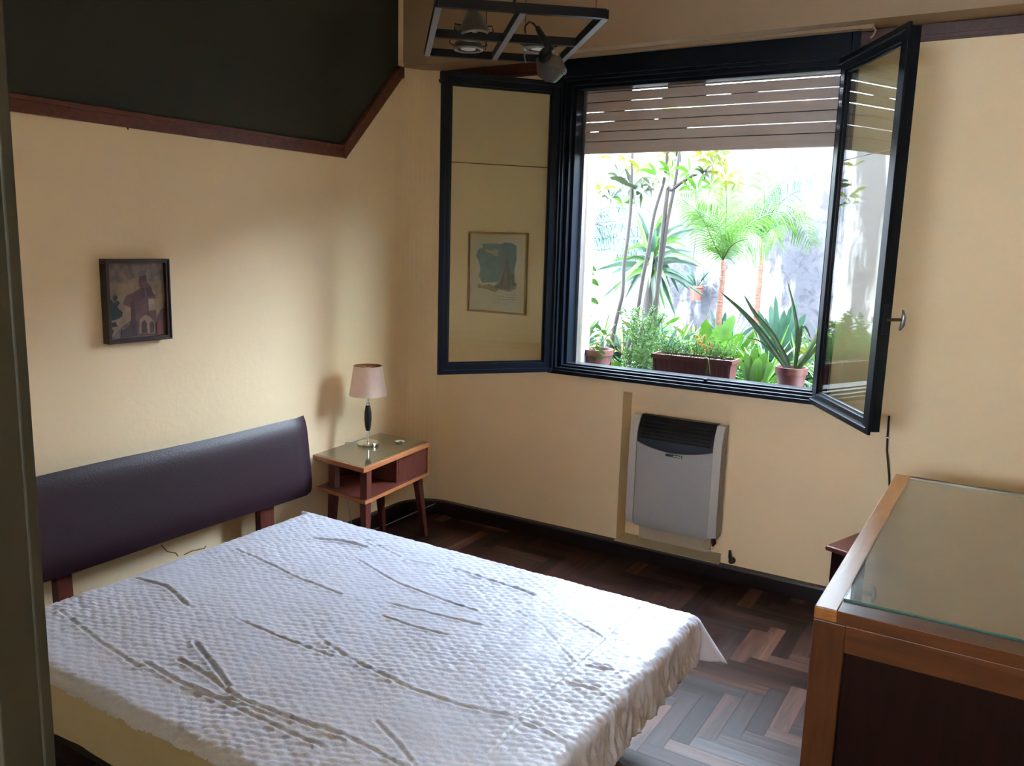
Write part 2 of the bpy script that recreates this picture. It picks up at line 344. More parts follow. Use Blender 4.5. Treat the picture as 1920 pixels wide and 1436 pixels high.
# window wall with the window opening and the heater recess
mb = MB()
xs = [XL+0.0, WX0, NX0, NX1, WX1, XR]
mb.box((XL+RC-0.02, YB, 0), (WX0, YO, HC)); mb.box((WX1, YB, 0), (XR+0.15, YO, HC))
mb.box((WX0, YB, WZ1), (WX1, YO, HC))
mb.box((WX0, YB, NZ1), (WX1, YO, WZ0))
mb.box((WX0, YB, 0), (NX0, YO, NZ1)); mb.box((NX1, YB, 0), (WX1, YO, NZ1))
mb.box((NX0, NY, 0), (NX1, YO, NZ1)); 
struct(mb, 'wall_back', M['cream'])
mb = MB(); mb.box((NX0, YB-0.028, 0.0), (NX1, NY, NZ0)); o = struct(mb, 'trim_1', M['cement'])   # sill of the recess
mb = MB(); mb.box((XR, YP-0.15, 0), (XR+0.15, YO, HC)); struct(mb, 'wall_right', M['cream'])
# front wall, its doorway and the passage behind the camera
DX0 = -1.0
mb = MB(); mb.box((XL, YF-0.10, 0), (DX0, YF-0.0, HC)); 
struct(mb, 'wall_front', M['cream'])
mb = MB(); mb.box((XL, YP-0.15, 2.2), (XR, YP, HC)); mb.box((XL, YP-0.15, 0), (XR, YP, 1.68)); mb.box((XL, YP-0.15, 1.68), (-1.45, YP, 2.2)); mb.box((XR-0.1, YP-0.15, 1.68), (XR, YP, 2.2)); mb.box((XL, YP-1.2, 2.35), (XR, YP-0.15, 2.5)); struct(mb, 'wall_rear', M['cream'])  # strip opening and overhang are additions that shape the fill daylight
# dark green door lining
mb = MB(); mb.box((DX0, YF-0.045, 0), (DX0+0.045, YF+0.012, HC)); mb.box((DX0-0.03, YF, 0), (DX0+0.048, YF+0.014, HC))

struct(mb, 'door_1', M['green'], bevel=0.002)

# baseboards
def sweep(path, prof, closed=False):
    """prof: (distance into the room, height); path: list of (x, y, nx, ny)"""
    mb = MB(); n = len(prof)
    vs_ = [(x+nx*d, y+ny*d, h) for x, y, nx, ny in path for d, h in prof]
    fs = [(i*n+k, i*n+(k+1)%n, (i+1)*n+(k+1)%n, (i+1)*n+k) for i in range(len(path)-1) for k in range(n)]
    fs += [tuple(range(n)), tuple((len(path)-1)*n+k for k in range(n))[::-1]]
    return mb.add(vs_, fs)
prof = [(0, 0.0), (0.032, 0.0), (0.032, 0.070), (0.028, 0.080), (0.0, 0.082)]
path = [(XL, YF+0.0, 1, 0), (XL, YB-RC, 1, 0)]
struct(sweep(path, prof), 'baseboard_left', M['base'])
path = []
for k in range(13):
    a = PI/2*k/12; path.append((XL+RC-RC*math.cos(a), YB-RC+RC*math.sin(a), math.cos(a), -math.sin(a)))
path.append((XR, YB, 0, -1))
o = struct(sweep(path, prof), 'baseboard_back', M['base'])
struct(sweep([(XR, YB, -1, 0), (XR, YF, -1, 0)], prof), 'baseboard_right', M['base'])

# mahogany trims
tw = 0.062
def trimbar(mb, a, b, mi=0):
    a = Vector(a); b = Vector(b); d = (b-a).normalized(); n = Vector((1, 0, 0)); u = n.cross(d).normalized()
    if u.z < 0: u = -u
    mb.obox((a+b)/2+n*0.009, d, n, u, (b-a).length/2, 0.009, tw/2, mi)
    mb.obox((a+b)/2+n*0.013+u*0.020, d, n, u, (b-a).length/2, 0.013, 0.009, mi)
mb = MB()
a = Vector((XL, YF, zt)); 
trimbar(mb, a, (XL, kink.y+0.010, zt))
st = Vector((XL, kink.y-0.005, zt-0.012)); en = Vector((XL, endp.y+0.0, endp.z+0.004))
trimbar(mb, st, en)
struct(mb, 'trim_2', M['trim'], bevel=0.002)
mb = MB(); e2 = at(757, 141, x=XL+0.01); mb.box((XL, en.y-0.01, ZB-0.062), (XL+0.022, YB-RC+0.03, ZB-0.004))
struct(mb, 'trim_3', M['trimx'], bevel=0.002)
mb = MB(); mb.box((-2.93, YB-0.018, ZB-0.068), (-2.15, YB, ZB-0.002)); mb.box((-0.72, YB-0.018, ZB-0.068), (XR, YB, ZB-0.002))
mb.box((-0.72, YB-0.024, ZB-0.062), (XR, YB, ZB-0.045)); mb.box((-2.93, YB-0.024, ZB-0.062), (-2.15, YB, ZB-0.045))
struct(mb, 'trim_4', M['trimx'], bevel=0.002)

# small marks on the plaster
def on_wall_left(px, py): return at(px, py, x=XL+0.0015)
wck = thing('wall_crack', on_wall_left(340, 1035), 'jagged cracks in the cream plaster between headboard and bed', 'crack')
for pl in ([(302, 1022), (314, 1034), (330, 1037), (334, 1043)], [(345, 1040), (360, 1033), (383, 1028), (386, 1024)]):
    mb = MB(); mb.tube([on_wall_left(*p) for p in pl], 0.0022, 5); mb.build('crack_line', M['crack'], wck)
mb = MB(); mb.tube([on_wall_left(236, 234), on_wall_left(239, 243)+Vector((0.006, 0, 0))], 0.003, 6)
tag(mb.build('wall_hook', M['crack']), 'tiny nail in the cream wall just under the dark trim', 'nail')

# ------------------------------------------------------------------ window
win = thing('window_1', (-1.44, YB, 0.94), kind='structure')
FX0, FX1, FZ0, FZ1 = -2.158, -0.715, 0.945, 2.562
mb = MB()
def ring(mb, x0, x1, z0, z1, w, y0, y1, wt=None, wb=None):
    wt = w if wt is None else wt; wb = w if wb is None else wb
    mb.box((x0, y0, z0), (x0+w, y1, z1)); mb.box((x1-w, y0, z0), (x1, y1, z1))
    mb.box((x0+w, y0, z1-wt), (x1-w, y1, z1)); mb.box((x0+w, y0, z0), (x1-w, y1, z0+wb))
ring(mb, FX0, FX1, FZ0, FZ1, 0.030, 3.915, 3.965, 0.095, 0.020)
ring(mb, FX0+0.012, FX1-0.012, FZ0+0.008, FZ1-0.09, 0.030, 3.928, 4.0, 0.02, 0.026)
ring(mb, FX0+0.034, FX1-0.034, FZ0+0.024, FZ1-0.10, 0.030, 3.955, 4.03, 0.03, 0.022)
ring(mb, FX0+0.052, FX1-0.052, FZ0+0.036, FZ1-0.11, 0.028, 3.985, 4.065, 0.035, 0.018)
mb.box((-1.30, 3.95, FZ0+0.034), (-1.285, 3.99, FZ0+0.058))
mb.build('window_frame', M['metal'], win, bevel=0.002)
mb = MB(); mb.box((-2.085, 4.066, 0.985), (-2.062, 4.10, 2.45)); mb.box((-0.81, 4.066, 0.985), (-0.787, 4.10, 2.45))
mb.build('shutter_guide', M['steel'], win, bevel=0.002)

def casement(hinge, free, side):
    """a steel-framed leaf standing open between a hinge point and a free edge on plan"""
    h = Vector((*hinge, 0)); f = Vector((*free, 0)); d = (f-h).normalized(); Ln = (f-h).length
    n = Vector((-d.y, d.x, 0)); z0, z1 = 0.962, 2.435; t = 0.034; w = 0.042
    mb = MB(); Z = Vector((0, 0, 1))
    def seg(a, b, c0, c1, th, off=0):
        cc = h+d*(a+b)/2+Z*(c0+c1)/2+n*off; mb.obox(cc, d, n, Z, (b-a)/2, th/2, (c1-c0)/2)
    wf = w if side > 0 else 0.056
    seg(0, w, z0, z1, t); seg(Ln-wf, Ln, z0, z1, t if side > 0 else 0.044); seg(w, Ln-w, z0, z0+w, t); seg(w, Ln-w, z1-w, z1, t)
    # rebate lip on the room side edge
    s = side
    seg(0, Ln, z0-0.010, z0+0.012, 0.012, s*(t/2+0.006)); seg(0, Ln, z1-0.012, z1+0.010, 0.012, s*(t/2+0.006))
    seg(Ln-0.016, Ln+0.012, z0-0.010, z1+0.010, 0.012, s*(t/2+0.006)); 
    # glazing bead
    seg(w, w+0.010, z0+w, z1-w, 0.014); seg(Ln-wf-0.010, Ln-wf, z0+w, z1-w, 0.014); seg(w, Ln-w, z0+w, z0+w+0.010, 0.014); seg(w, Ln-w, z1-w-0.010, z1-w, 0.014)
    c = mb.build('casement', M['metal'], win, bevel=0.0015)
    zj = 2.02
    for a, b in ((z0+w+0.008, zj-0.0015), (zj+0.0015, z1-w-0.008)):
        mb = MB(); mb.obox(h+d*Ln/2+Z*(a+b)/2, d, n, Z, Ln/2-w-0.008, 0.002, (b-a)/2); mb.build('pane', M['glass'], c)
    if side > 0:
        mb = MB(); mb.obox(h+d*Ln/2+Z*zj, d, n, Z, Ln/2-w-0.008, 0.0028, 0.002); mb.build('glass_joint', M['brass'], c)
    return c, h, d, n, Ln
cl, h, d, n, Ln = casement((-2.150, 3.93), (-2.545, 3.455), 1)
for z in (1.25, 1.70, 2.15):
    mb = MB(); mb.tube([(-2.158, 3.905, z-0.035), (-2.158, 3.905, z+0.035)], 0.007, 10); mb.build('hinge', M['brass'], win, smooth=True, autos=40)
cr, h, d, n, Ln = casement((-0.765, 3.93), (-0.437, 3.395), -1)
# espagnolette handle on the free stile of the right leaf
hz = at(1672, 600, y=3.40).z; hp = h+d*(Ln+0.004)
mb = MB(); mb.obox(hp+Vector((0, 0, hz)), d, n, (0, 0, 1), 0.008, 0.014, 0.055)
hd = mb.build('handle', M['metal'], cr, bevel=0.002)
q = hp+Vector((0, 0, hz)); hx = Vector((0.83, 0.35, 0.04)).normalized()
mb = MB(); mb.tube([q+hx*0.002, q+hx*0.02, q+hx*0.055], [0.010, 0.0065, 0.006], 12); mb.build('spindle', M['brass'], hd, smooth=True)
mb = MB(); mb.tube([q+hx*0.056+Vector((0, 0, 0.036)), q+hx*0.062+Vector((0, 0, 0.01)), q+hx*0.060-Vector((0, 0, 0.02)), q+hx*0.052-Vector((0, 0, 0.040))], [0.004, 0.009, 0.009, 0.004], 12); mb.build('grip', M['steel'], hd, smooth=True)

# roller shutter, partly lowered
sh = thing('roller_shutter', (-1.44, 4.08, 2.1), 'taupe slatted roller shutter pulled a quarter down outside the window', 'shutter')
mb = MB(); sz = 2.102; pitch = 0.0492; y0 = 4.072; rnd = random.Random(5)
holes = {1: 0.75, 2: 0.45, 3: 0.85, 5: 0.5, 4: 0.12}
zc = sz+0.062; k = 7
for i in range(9):
    mb.box((-2.062, y0, zc+0.0022), (-0.810, y0+0.010, zc+pitch-0.0022)); zc += pitch
idx = 0; zc = sz+0.062
for i in range(9):           # interlocking lips, with open slots left between some of them
    zz = zc
    frac = {0: 0.0, 1: 0.8, 2: 0.08, 3: 1.2, 4: 0.9, 5: 1.1, 6: 0.0}.get(i, 0)
    x = -2.062
    while x < -0.811:
        w = rnd.uniform(0.02, 0.16); xe = min(-0.81, x+w)
        pos = (x+2.062)/1.25
        if rnd.random() > frac*(0.35+0.9*pos): mb.box((x, y0+0.0085, zz-0.0032), (xe, y0+0.0125, zz+0.0032), 1)
        x = xe
    zc += pitch
mb.build('slat_curtain', [M['shutter'], M['under']], sh)
mb = MB(); mb.box((-2.06, y0-0.002, sz), (-0.812, y0+0.012, sz+0.0605)); mb.build('bottom_rail', M['shutter'], sh, bevel=0.002)

# curtain track under the beam
ct = thing('curtain_track', (-1.4, 3.89, ZB), 'thin pale double curtain track under the beam above the window', 'curtain track')
for yy in (3.872, 3.905):
    mb = MB(); mb.box((-2.16, yy-0.006, ZB-0.014), (-0.70, yy+0.006, ZB-0.0003)); mb.build('rail', M['tan'], ct, bevel=0.001)
mb = MB(); mb.box((-0.705, 3.865, ZB-0.016), (-0.655, 3.915, ZB-0.0003)); mb.tube([(-0.66, 3.86, ZB-0.01), (-0.645, 3.855, ZB-0.03), (-0.655, 3.855, ZB-0.05), (-0.665, 3.86, ZB-0.055)], 0.004, 8)
mb.build('end_hook', M['tan'], ct)

# ------------------------------------------------------------------ gas heater in the recess
hx0, hx1 = at(1172, 985, y=3.985).x, at(1342, 1000, y=3.985).x
hz0, hz1 = 0.172, 0.762
HT = thing('gas_heater', ((hx0+hx1)/2, 4.05, NZ0), 'silver wall gas heater with black grille top in the recess under the window', 'heater')
def hfront(u, z):      # front surface of the casing, u 0..1 across, z height
    v = (z-hz0)/(hz1-hz0)
    bul = 0.030*(1-(2*u-1)**2)*0.35
    top = max(0, v-0.80)/0.20
    low = max(0, 0.10-v)/0.10
    return 3.985 - bul + 0.045*top**2 + 0.018*low**2
def hx(u): return hx0+(hx1-hx0)*u
ua, ub = 0.085, 0.915
arc = lambda u: 0.632-0.034*(1-((u-0.5)/0.415)**2)
def panel(u0, u1, zlo, zhi, nu=24, nv=16, lift=0.0, back=4.07):
    mb = MB()
    fn = lambda a, b: (hx(u0+(u1-u0)*a), hfront(u0+(u1-u0)*a, zlo(u0+(u1-u0)*a)+(zhi(u0+(u1-u0)*a)-zlo(u0+(u1-u0)*a))*b)-lift, zlo(u0+(u1-u0)*a)+(zhi(u0+(u1-u0)*a)-zlo(u0+(u1-u0)*a))*b)
    fb = lambda a, b: (fn(a, b)[0], back, fn(a, b)[2])
    mb.grid(fn, nu, nv)
    for (A, B, nn) in (((0, 0), (1, 0), nu), ((0, 1), (1, 1), nu), ((0, 0), (0, 1), nv), ((1, 0), (1, 1), nv)):
        for k in range(nn):
            p = (A[0]+(B[0]-A[0])*k/nn, A[1]+(B[1]-A[1])*k/nn); q_ = (A[0]+(B[0]-A[0])*(k+1)/nn, A[1]+(B[1]-A[1])*(k+1)/nn)
            mb.add([fn(*p), fn(*q_), fb(*q_), fb(*p)], [(0, 1, 2, 3)])
    return mb
panel(ua+0.004, ub-0.004, lambda u: hz0, lambda u: arc(u)-0.002).build('front_panel', M['silver'], HT, smooth=True, autos=35)
panel(0, ua, lambda u: hz0+0.012, lambda u: hz1, 4, 20, 0.004).build('side_panel', M['silver2'], HT, smooth=True, autos=35)
panel(ub, 1, lambda u: hz0+0.012, lambda u: hz1, 4, 20, 0.004).build('side_panel', M['silver2'], HT, smooth=True, autos=35)
g = panel(ua+0.002, ub-0.002, lambda u: arc(u), lambda u: hz1+0.004, 24, 12, -0.006).build('top_grille', M['black'], HT, smooth=True, autos=35)
for i in range(6):
    z = 0.655+0.017*i
    mb = MB(); mb.tube([(hx(u), hfront(u, z)+0.002, z) for u in [ua+0.03+(ub-ua-0.06)*t/14 for t in range(15)]], 0.0045, 8)
    mb.build('louvre', M['black'], g, smooth=True)
zb = 0.578; mb = MB(); mb.box((hx(0.42), hfront(0.5, zb)-0.003, zb), (hx(0.60), hfront(0.5, zb)+0.01, zb+0.013)); bd = mb.build('badge', M['black'], HT, bevel=0.002)
mb = MB()
for a, b in ((0.505, 0.525), (0.53, 0.545), (0.55, 0.57), (0.575, 0.592)): mb.box((hx(a), hfront(0.5, zb)-0.0045, zb+0.004), (hx(b), hfront(0.5, zb), zb+0.0095))
mb.build('badge_lettering', M['white'], bd)
mb = MB(); mb.box((hx0+0.05, 4.06, NZ0), (hx1-0.05, NY, hz0+0.02)); mb.build('back_plate', M['cement'], HT)
# heater power cord and plug
pc = thing('heater_cord', at(1330, 1028, y=4.02), 'thin pale looped cord with small black plug at the heater foot', 'cord')
mb = MB(); mb.tube([at(x, y, y=yy) for x, y, yy in [(1326, 1004, 4.0), (1315, 1018, 4.0), (1318, 1030, 3.99), (1330, 1033, 3.98), (1338, 1027, 3.985), (1337, 1018, 3.99)]], 0.0028, 8); mb.build('cable', M['cordw'], pc, smooth=True)
mb = MB(); mb.tube([at(1337, 1010, y=3.985), at(1338, 1018, y=3.985), at(1336, 1024, y=3.985)], [0.011, 0.013, 0.006], 10); mb.build('plug', M['black'], pc, smooth=True)

# gas tap beside the recess
gp = at(1371, 1052, y=YB-0.02); GT = thing('gas_tap', gp, 'small dark gas tap with upright black lever beside the recess', 'gas tap')
mb = MB(); mb.lathe([(0.0, 0), (0.017, 0), (0.017, 0.01), (0.012, 0.014), (0.012, 0.03), (0.0, 0.032)], (gp.x, YB, gp.z), (0, -1, 0), 18); mb.build('body', M['brass'], GT, smooth=True, autos=40)
mb = MB(); mb.tube([(gp.x, YB-0.028, gp.z), (gp.x-0.003, YB-0.034, gp.z+0.028), (gp.x-0.006, YB-0.036, gp.z+0.060)], [0.008, 0.010, 0.006], 10); mb.build('lever', M['black'], GT, smooth=True)

# black cable coming out of the wall above the dresser
P = [at(x, y, y=YB-yy) for x, y, yy in [(1667, 780, 0.0), (1666, 790, 0.012), (1664, 820, 0.006), (1663, 845, 0.02), (1667, 890, 0.02), (1669, 960, 0.012)]]
wc = thing('wall_cable', P[2], 'short black cable on the wall above the dresser corner', 'cable')
mb = MB(); mb.tube(P, 0.0045, 8); mb.build('cable', M['cord'], wc, smooth=True)
mb = MB(); c = P[2]; mb.box((c.x-0.011, YB-0.012, c.z-0.003), (c.x+0.011, YB, c.z+0.003)); mb.build('clip', M['white'], wc)

# ------------------------------------------------------------------ pictures
def flat_picture(name, par, mats, layers, P, off):
    """coloured shapes painted on a board: P maps (u, v) in 0..1 to the board plane, off is its outward normal"""
    mb = MB(); off = Vector(off)
    for k, (mi, pts) in enumerate(layers):
        e = off*(0.00025*(k+1))
        mb.add([P(u, v)+e for u, v in pts], [tuple(range(len(pts)))], mi)
    me = mb.build(name, mats, par); 
    return me
def brush(name, c, v=0.25, s=25, rough=0.6): return mat(name, c, rough, var=v, vscale=s)
# castle painting on the left wall
tl, tr, br, bl = (at(195, 487, x=XL+0.042), at(316, 484, x=XL+0.042), at(324, 633, x=XL+0.042), at(206, 648, x=XL+0.042))
yA, yB2 = (tl.y+bl.y)/2, (tr.y+br.y)/2; zA, zB2 = (bl.z+br.z)/2, (tl.z+tr.z)/2
PT = thing('framed_painting', (XL, (yA+yB2)/2, zA), 'small dark-framed painting of a reddish castle on the left wall', 'painting')
mb = MB(); fw = 0.017
for (a, b, c, d_) in ((yA, yB2, zA, zA+fw), (yA, yB2, zB2-fw, zB2), (yA, yA+fw, zA+fw, zB2-fw), (yB2-fw, yB2, zA+fw, zB2-fw)):
    mb.box((XL+0.004, a, c), (XL+0.040, b, d_))
for (a, b, c, d_) in ((yA, yB2, zA, zA+0.006), (yA, yB2, zB2-0.006, zB2), (yA, yA+0.006, zA, zB2), (yB2-0.006, yB2, zA, zB2)):
    mb.box((XL+0.036, a, c), (XL+0.045, b, d_))
mb.build('frame', M['brownframe'], PT, bevel=0.0015)
mb = MB(); mb.box((XL+0.006, yA+fw, zA+fw), (XL+0.024, yB2-fw, zB2-fw)); 
cs = [brush('art_sky', (0.17, 0.125, 0.10), 0.45, 30), brush('art_gold_sky', (0.25, 0.17, 0.10), 0.3), brush('art_castle', (0.13, 0.062, 0.055), 0.3), brush('art_castle_dark', (0.07, 0.038, 0.045), 0.3),
      brush('art_red', (0.15, 0.045, 0.042), 0.3), brush('art_tree', (0.012, 0.030, 0.026), 0.3), brush('art_tan', (0.26, 0.17, 0.115), 0.3), brush('art_pale', (0.30, 0.22, 0.17), 0.3)]
mb.build('board', cs[0], PT)
Pc = lambda u, v: Vector((XL+0.0245, yA+fw+(yB2-yA-2*fw)*u, zB2-fw-(zB2-zA-2*fw)*v))
def C1(pts):
    o = []
    for x, y in pts:
        xl = 325+60*(y-340)/850; xr = 930+45*(y-315)/810; u = min(1, max(0, (x-xl)/(xr-xl))); yt = 345-30*u; yb = 1190-65*u
        o.append((u, min(1, max(0, (y-yt)/(yb-yt)))))
    return o
lay = [(1, C1([(330, 560), (480, 560), (600, 500), (700, 480), (800, 540), (940, 500), (960, 760), (900, 900), (500, 1000), (350, 800)])),
 (6, C1([(380, 700), (500, 720), (520, 900), (600, 960), (480, 1060), (385, 1190), (370, 1000)])),
 (2, C1([(500, 790), (530, 700), (640, 640), (690, 600), (665, 590), (668, 480), (745, 455), (752, 540), (800, 580), (800, 640), (850, 680), (850, 715), (770, 720), (780, 860), (860, 850), (870, 1000), (860, 1130), (500, 1150), (590, 1000), (590, 830)])),
 (3, C1([(690, 610), (720, 600), (740, 700), (700, 730)])), (3, C1([(580, 780), (610, 740), (640, 920), (600, 1000)])),
 (3, C1([(740, 600), (800, 590), (830, 690), (760, 700)])),
 (7, C1([(770, 730), (830, 725), (840, 830), (780, 850)])),
 (6, C1([(680, 960), (740, 900), (800, 930), (850, 1000), (850, 1110), (680, 1120)])),
 (3, C1([(700, 1000), (730, 960), (760, 1000), (765, 1110), (705, 1115)])), (3, C1([(785, 1000), (815, 970), (840, 1000), (840, 1100), (795, 1110)])),
 (3, C1([(580, 990), (615, 930), (650, 980), (660, 1110), (590, 1120)])),
 (4, C1([(870, 1010), (900, 850), (930, 830), (955, 820), (970, 1120), (860, 1120)])),
 (3, C1([(890, 920), (910, 840), (935, 920)])),
 (3, C1([(500, 1080), (560, 1050), (660, 1120), (650, 1150), (490, 1165)])),
 (5, C1([(355, 770), (375, 740), (400, 780), (440, 750), (470, 770), (440, 830), (500, 880), (490, 930), (440, 960), (380, 980), (365, 900)])),
 (5, C1([(400, 720), (425, 690), (445, 720), (420, 760)])), (5, C1([(385, 1000), (430, 990), (450, 1040), (395, 1050)])), (5, C1([(385, 1080), (410, 1075), (405, 1120), (388, 1130)]))]
flat_picture('painted_scene', PT, cs, lay, Pc, (1, 0, 0))

# spire watercolour on the window wall, seen through the left leaf
a = at(878, 434, y=YB-0.02); b = at(984, 594, y=YB-0.02); xA, xB = a.x, b.x; zT = a.z; zb_ = b.z+0.006
WP = thing('framed_print', ((xA+xB)/2, YB, zb_), 'thin gilt-framed watercolour of a spire under blue sky left of the window', 'picture')
mb = MB(); fw = 0.010
for (c0, c1, e0, e1) in ((xA, xB, zb_, zb_+fw), (xA, xB, zT-fw, zT), (xA, xA+fw, zb_+fw, zT-fw), (xB-fw, xB, zb_+fw, zT-fw)):
    mb.box((c0, YB-0.022, e0), (c1, YB-0.002, e1))
mb.build('frame', M['gold'], WP, bevel=0.0015)
cs = [brush('print_mount', (0.66, 0.56, 0.42), 0.03), brush('print_paper', (0.62, 0.60, 0.50), 0.03), brush('print_blue', (0.15, 0.27, 0.31), 0.22, 14), brush('print_blue_deep', (0.10, 0.22, 0.30), 0.2, 14),
      brush('print_cloud', (0.50, 0.50, 0.45), 0.1), brush('print_spire', (0.085, 0.095, 0.10), 0.3, 40), brush('print_spire_light', (0.17, 0.18, 0.18), 0.3), brush('print_ochre', (0.30, 0.26, 0.12), 0.4, 60), brush('print_ink', (0.20, 0.20, 0.18), 0.3), brush('print_town', (0.22, 0.22, 0.22), 0.4, 60)]
mb = MB(); mb.box((xA+fw, YB-0.012, zb_+fw), (xB-fw, YB-0.003, zT-fw)); mb.build('mount', cs[0], WP)
Pc = lambda u, v: Vector((xA+(xB-xA)*u, YB-0.0122, zT-(zT-zb_)*v))
def C2(pts):
    o = []
    for x, y in pts:
        xl = 365+35*(y-215)/1025; xr = 1065+5*(y-215)/1060; u = (x-xl)/(xr-xl); yb = 1240+38*u; o.append((u, (y-212)/(yb-212)))
    return o
lay = [(1, C2([(455, 300), (985, 300), (990, 1190), (475, 1160)])),
 (2, C2([(535, 365), (640, 355), (760, 360), (800, 340), (880, 345), (940, 380), (945, 570), (925, 700), (940, 840), (780, 850), (560, 865), (510, 780), (530, 690), (505, 590), (465, 520), (495, 430), (545, 420)])),
 (3, C2([(790, 345), (870, 345), (935, 375), (940, 560), (900, 700), (870, 560), (850, 450), (800, 420)])),
 (4, C2([(570, 430), (640, 450), (700, 430), (740, 440), (720, 470), (745, 520), (690, 515), (640, 480), (585, 470)])),
 (9, C2([(700, 900), (760, 850), (960, 860), (955, 930), (880, 975), (760, 945), (715, 985), (640, 960)])),
 (7, C2([(510, 880), (570, 900), (640, 880), (720, 920), (700, 965), (580, 940), (510, 935)])),
 (5, C2([(835, 460), (845, 455), (852, 560), (865, 640), (885, 690), (895, 830), (895, 940), (770, 930), (775, 830), (800, 740), (820, 650), (830, 560)])),
 (6, C2([(810, 750), (835, 700), (850, 780), (840, 900), (805, 880)])),
 (5, C2([(895, 740), (925, 760), (920, 810), (940, 850), (955, 890), (900, 900)])),
 (5, C2([(700, 905), (760, 880), (780, 930), (710, 930)]))]
for j, (x0, x1, y) in enumerate([(850, 960, 1010), (860, 965, 1042), (700, 830, 1030), (700, 960, 1070), (820, 950, 1100), (690, 800, 1106), (790, 870, 1130), (930, 960, 985)]):
    x = x0; rr = random.Random(j)
    while x < x1:
        w = rr.uniform(12, 34); lay.append((8, C2([(x, y), (min(x1, x+w), y+rr.uniform(-3, 3)), (min(x1, x+w), y+6), (x, y+6)]))); x += w+8
flat_picture('painted_scene', WP, cs, lay, Pc, (0, -1, 0))

# ------------------------------------------------------------------ bed
BX0, BX1, BY0, BY1, BZ = -2.62, -0.83, 1.20, 2.555, 0.44
bed = thing('bed', (-1.75, 1.88, 0), 'low double bed with dark padded headboard against the left wall', 'bed')
mb = MB(); mb.box((BX0+0.02, BY0+0.03, 0.26), (BX1-0.03, BY1-0.03, BZ-0.012)); mb.build('mattress', M['white'], bed, bevel=0.03)
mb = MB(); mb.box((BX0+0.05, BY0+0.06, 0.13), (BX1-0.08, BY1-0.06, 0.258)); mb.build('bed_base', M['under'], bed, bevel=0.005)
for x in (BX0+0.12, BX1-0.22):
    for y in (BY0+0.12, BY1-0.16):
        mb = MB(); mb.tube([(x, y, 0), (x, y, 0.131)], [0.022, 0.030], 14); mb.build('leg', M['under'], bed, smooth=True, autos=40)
# headboard: padded panel, leaning a little, on two posts
hy1 = at(579, 850, x=-2.93).y; hy0 = 1.34; 
zt_h = at(575, 779, x=-2.955).z; zb_h = at(584, 922, x=-2.915).z
def hb(u, v):
    # u along y, v around the section
    y = hy0+(hy1-hy0)*u
    return y
mb = MB(); sec = []
nz = 18
for k in range(nz+1):
    t = k/nz; z = zb_h+(zt_h-zb_h)*t; xb = -2.915-0.045*t
    bul = 0.018*(1-abs(2*t-1)**6)
    sec.append((xb+0.018+bul, z))
sec += [(-2.962, zt_h-0.006), (-2.925, zb_h+0.006)]
ny = 30; n = len(sec); vs_ = []
for j in range(ny+1):
    u = j/ny; y = hy0+(hy1-hy0)*u; e = min(u, 1-u)*(hy1-hy0); sh_ = 0.022*max(0, 1-e/0.015)**2
    for i, (x, z) in enumerate(sec):
        vs_.append((x-(sh_ if i <= nz else 0), y, z+0.0025*math.sin(u*9+z*7)))
fs = [(j*n+i, j*n+(i+1)%n, (j+1)*n+(i+1)%n, (j+1)*n+i) for j in range(ny) for i in range(n)]+[tuple(range(n)), tuple(ny*n+i for i in range(n))]
mb.add(vs_, fs); hbo = mb.build('headboard', M['leather'], bed, smooth=True, autos=50)
for (pa, pb) in (((105, 1095), (135, 1085)), ((487, 960), (513, 950))):
    y0_, y1_ = at(*pa, x=-2.93).y, at(*pb, x=-2.93).y
    mb = MB(); mb.prism([(-2.958, y0_, 0), (-2.915, y0_, 0), (-2.930, y0_, zb_h+0.10), (-2.965, y0_, zb_h+0.10)], (0, y1_-y0_, 0)); mb.build('headboard_post', M['nsdark'], bed, bevel=0.003)
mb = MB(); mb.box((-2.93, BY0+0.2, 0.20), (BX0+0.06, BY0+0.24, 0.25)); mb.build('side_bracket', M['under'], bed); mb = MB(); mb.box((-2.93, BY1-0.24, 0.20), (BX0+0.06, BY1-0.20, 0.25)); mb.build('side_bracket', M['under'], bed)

# quilted satin bedspread
def quiltmat():
    m = bpy.data.materials.new('quilted_satin'); m.use_nodes = True; nt = m.node_tree; N = nt.nodes; L = nt.links; p = N['Principled BSDF']
    p.inputs['Roughness'].default_value = 0.40; p.inputs['Specular IOR Level'].default_value = 0.5; p.inputs['Sheen Weight'].default_value = 0.25; p.inputs['Sheen Roughness'].default_value = 0.4
    tc = N.new('ShaderNodeTexCoord'); nz = N.new('ShaderNodeTexNoise'); nz.inputs['Scale'].default_value = 5; nz.inputs['Detail'].default_value = 3; L.new(tc.outputs['Object'], nz.inputs['Vector'])
    r = N.new('ShaderNodeValToRGB'); r.color_ramp.elements[0].color = (0.52, 0.55, 0.66, 1); r.color_ramp.elements[1].color = (0.60, 0.625, 0.76, 1); L.new(nz.outputs['Fac'], r.inputs[0]); L.new(r.outputs[0], p.inputs['Base Color'])
    n2 = N.new('ShaderNodeTexNoise'); n2.inputs['Scale'].default_value = 55; n2.inputs['Detail'].default_value = 4; n2.inputs['Distortion'].default_value = 1.0; L.new(tc.outputs['Object'], n2.inputs['Vector'])
    b = N.new('ShaderNodeBump'); b.inputs['Strength'].default_value = 0.35; b.inputs['Distance'].default_value = 0.006; L.new(n2.outputs['Fac'], b.inputs['Height']); L.new(b.outputs[0], p.inputs['Normal'])
    return m
M['quilt'] = quiltmat()
M['lining'] = mat('spread_lining', (0.50, 0.43, 0.27), 0.7, var=0.05, vscale=8, bump=0.1, bscale=120)
rq = random.Random(11)
wr = []
def wrinkle(pts, amp, w): wr.append(([Vector((p[0], p[1])) for p in pts], amp*0.62, w*0.5))
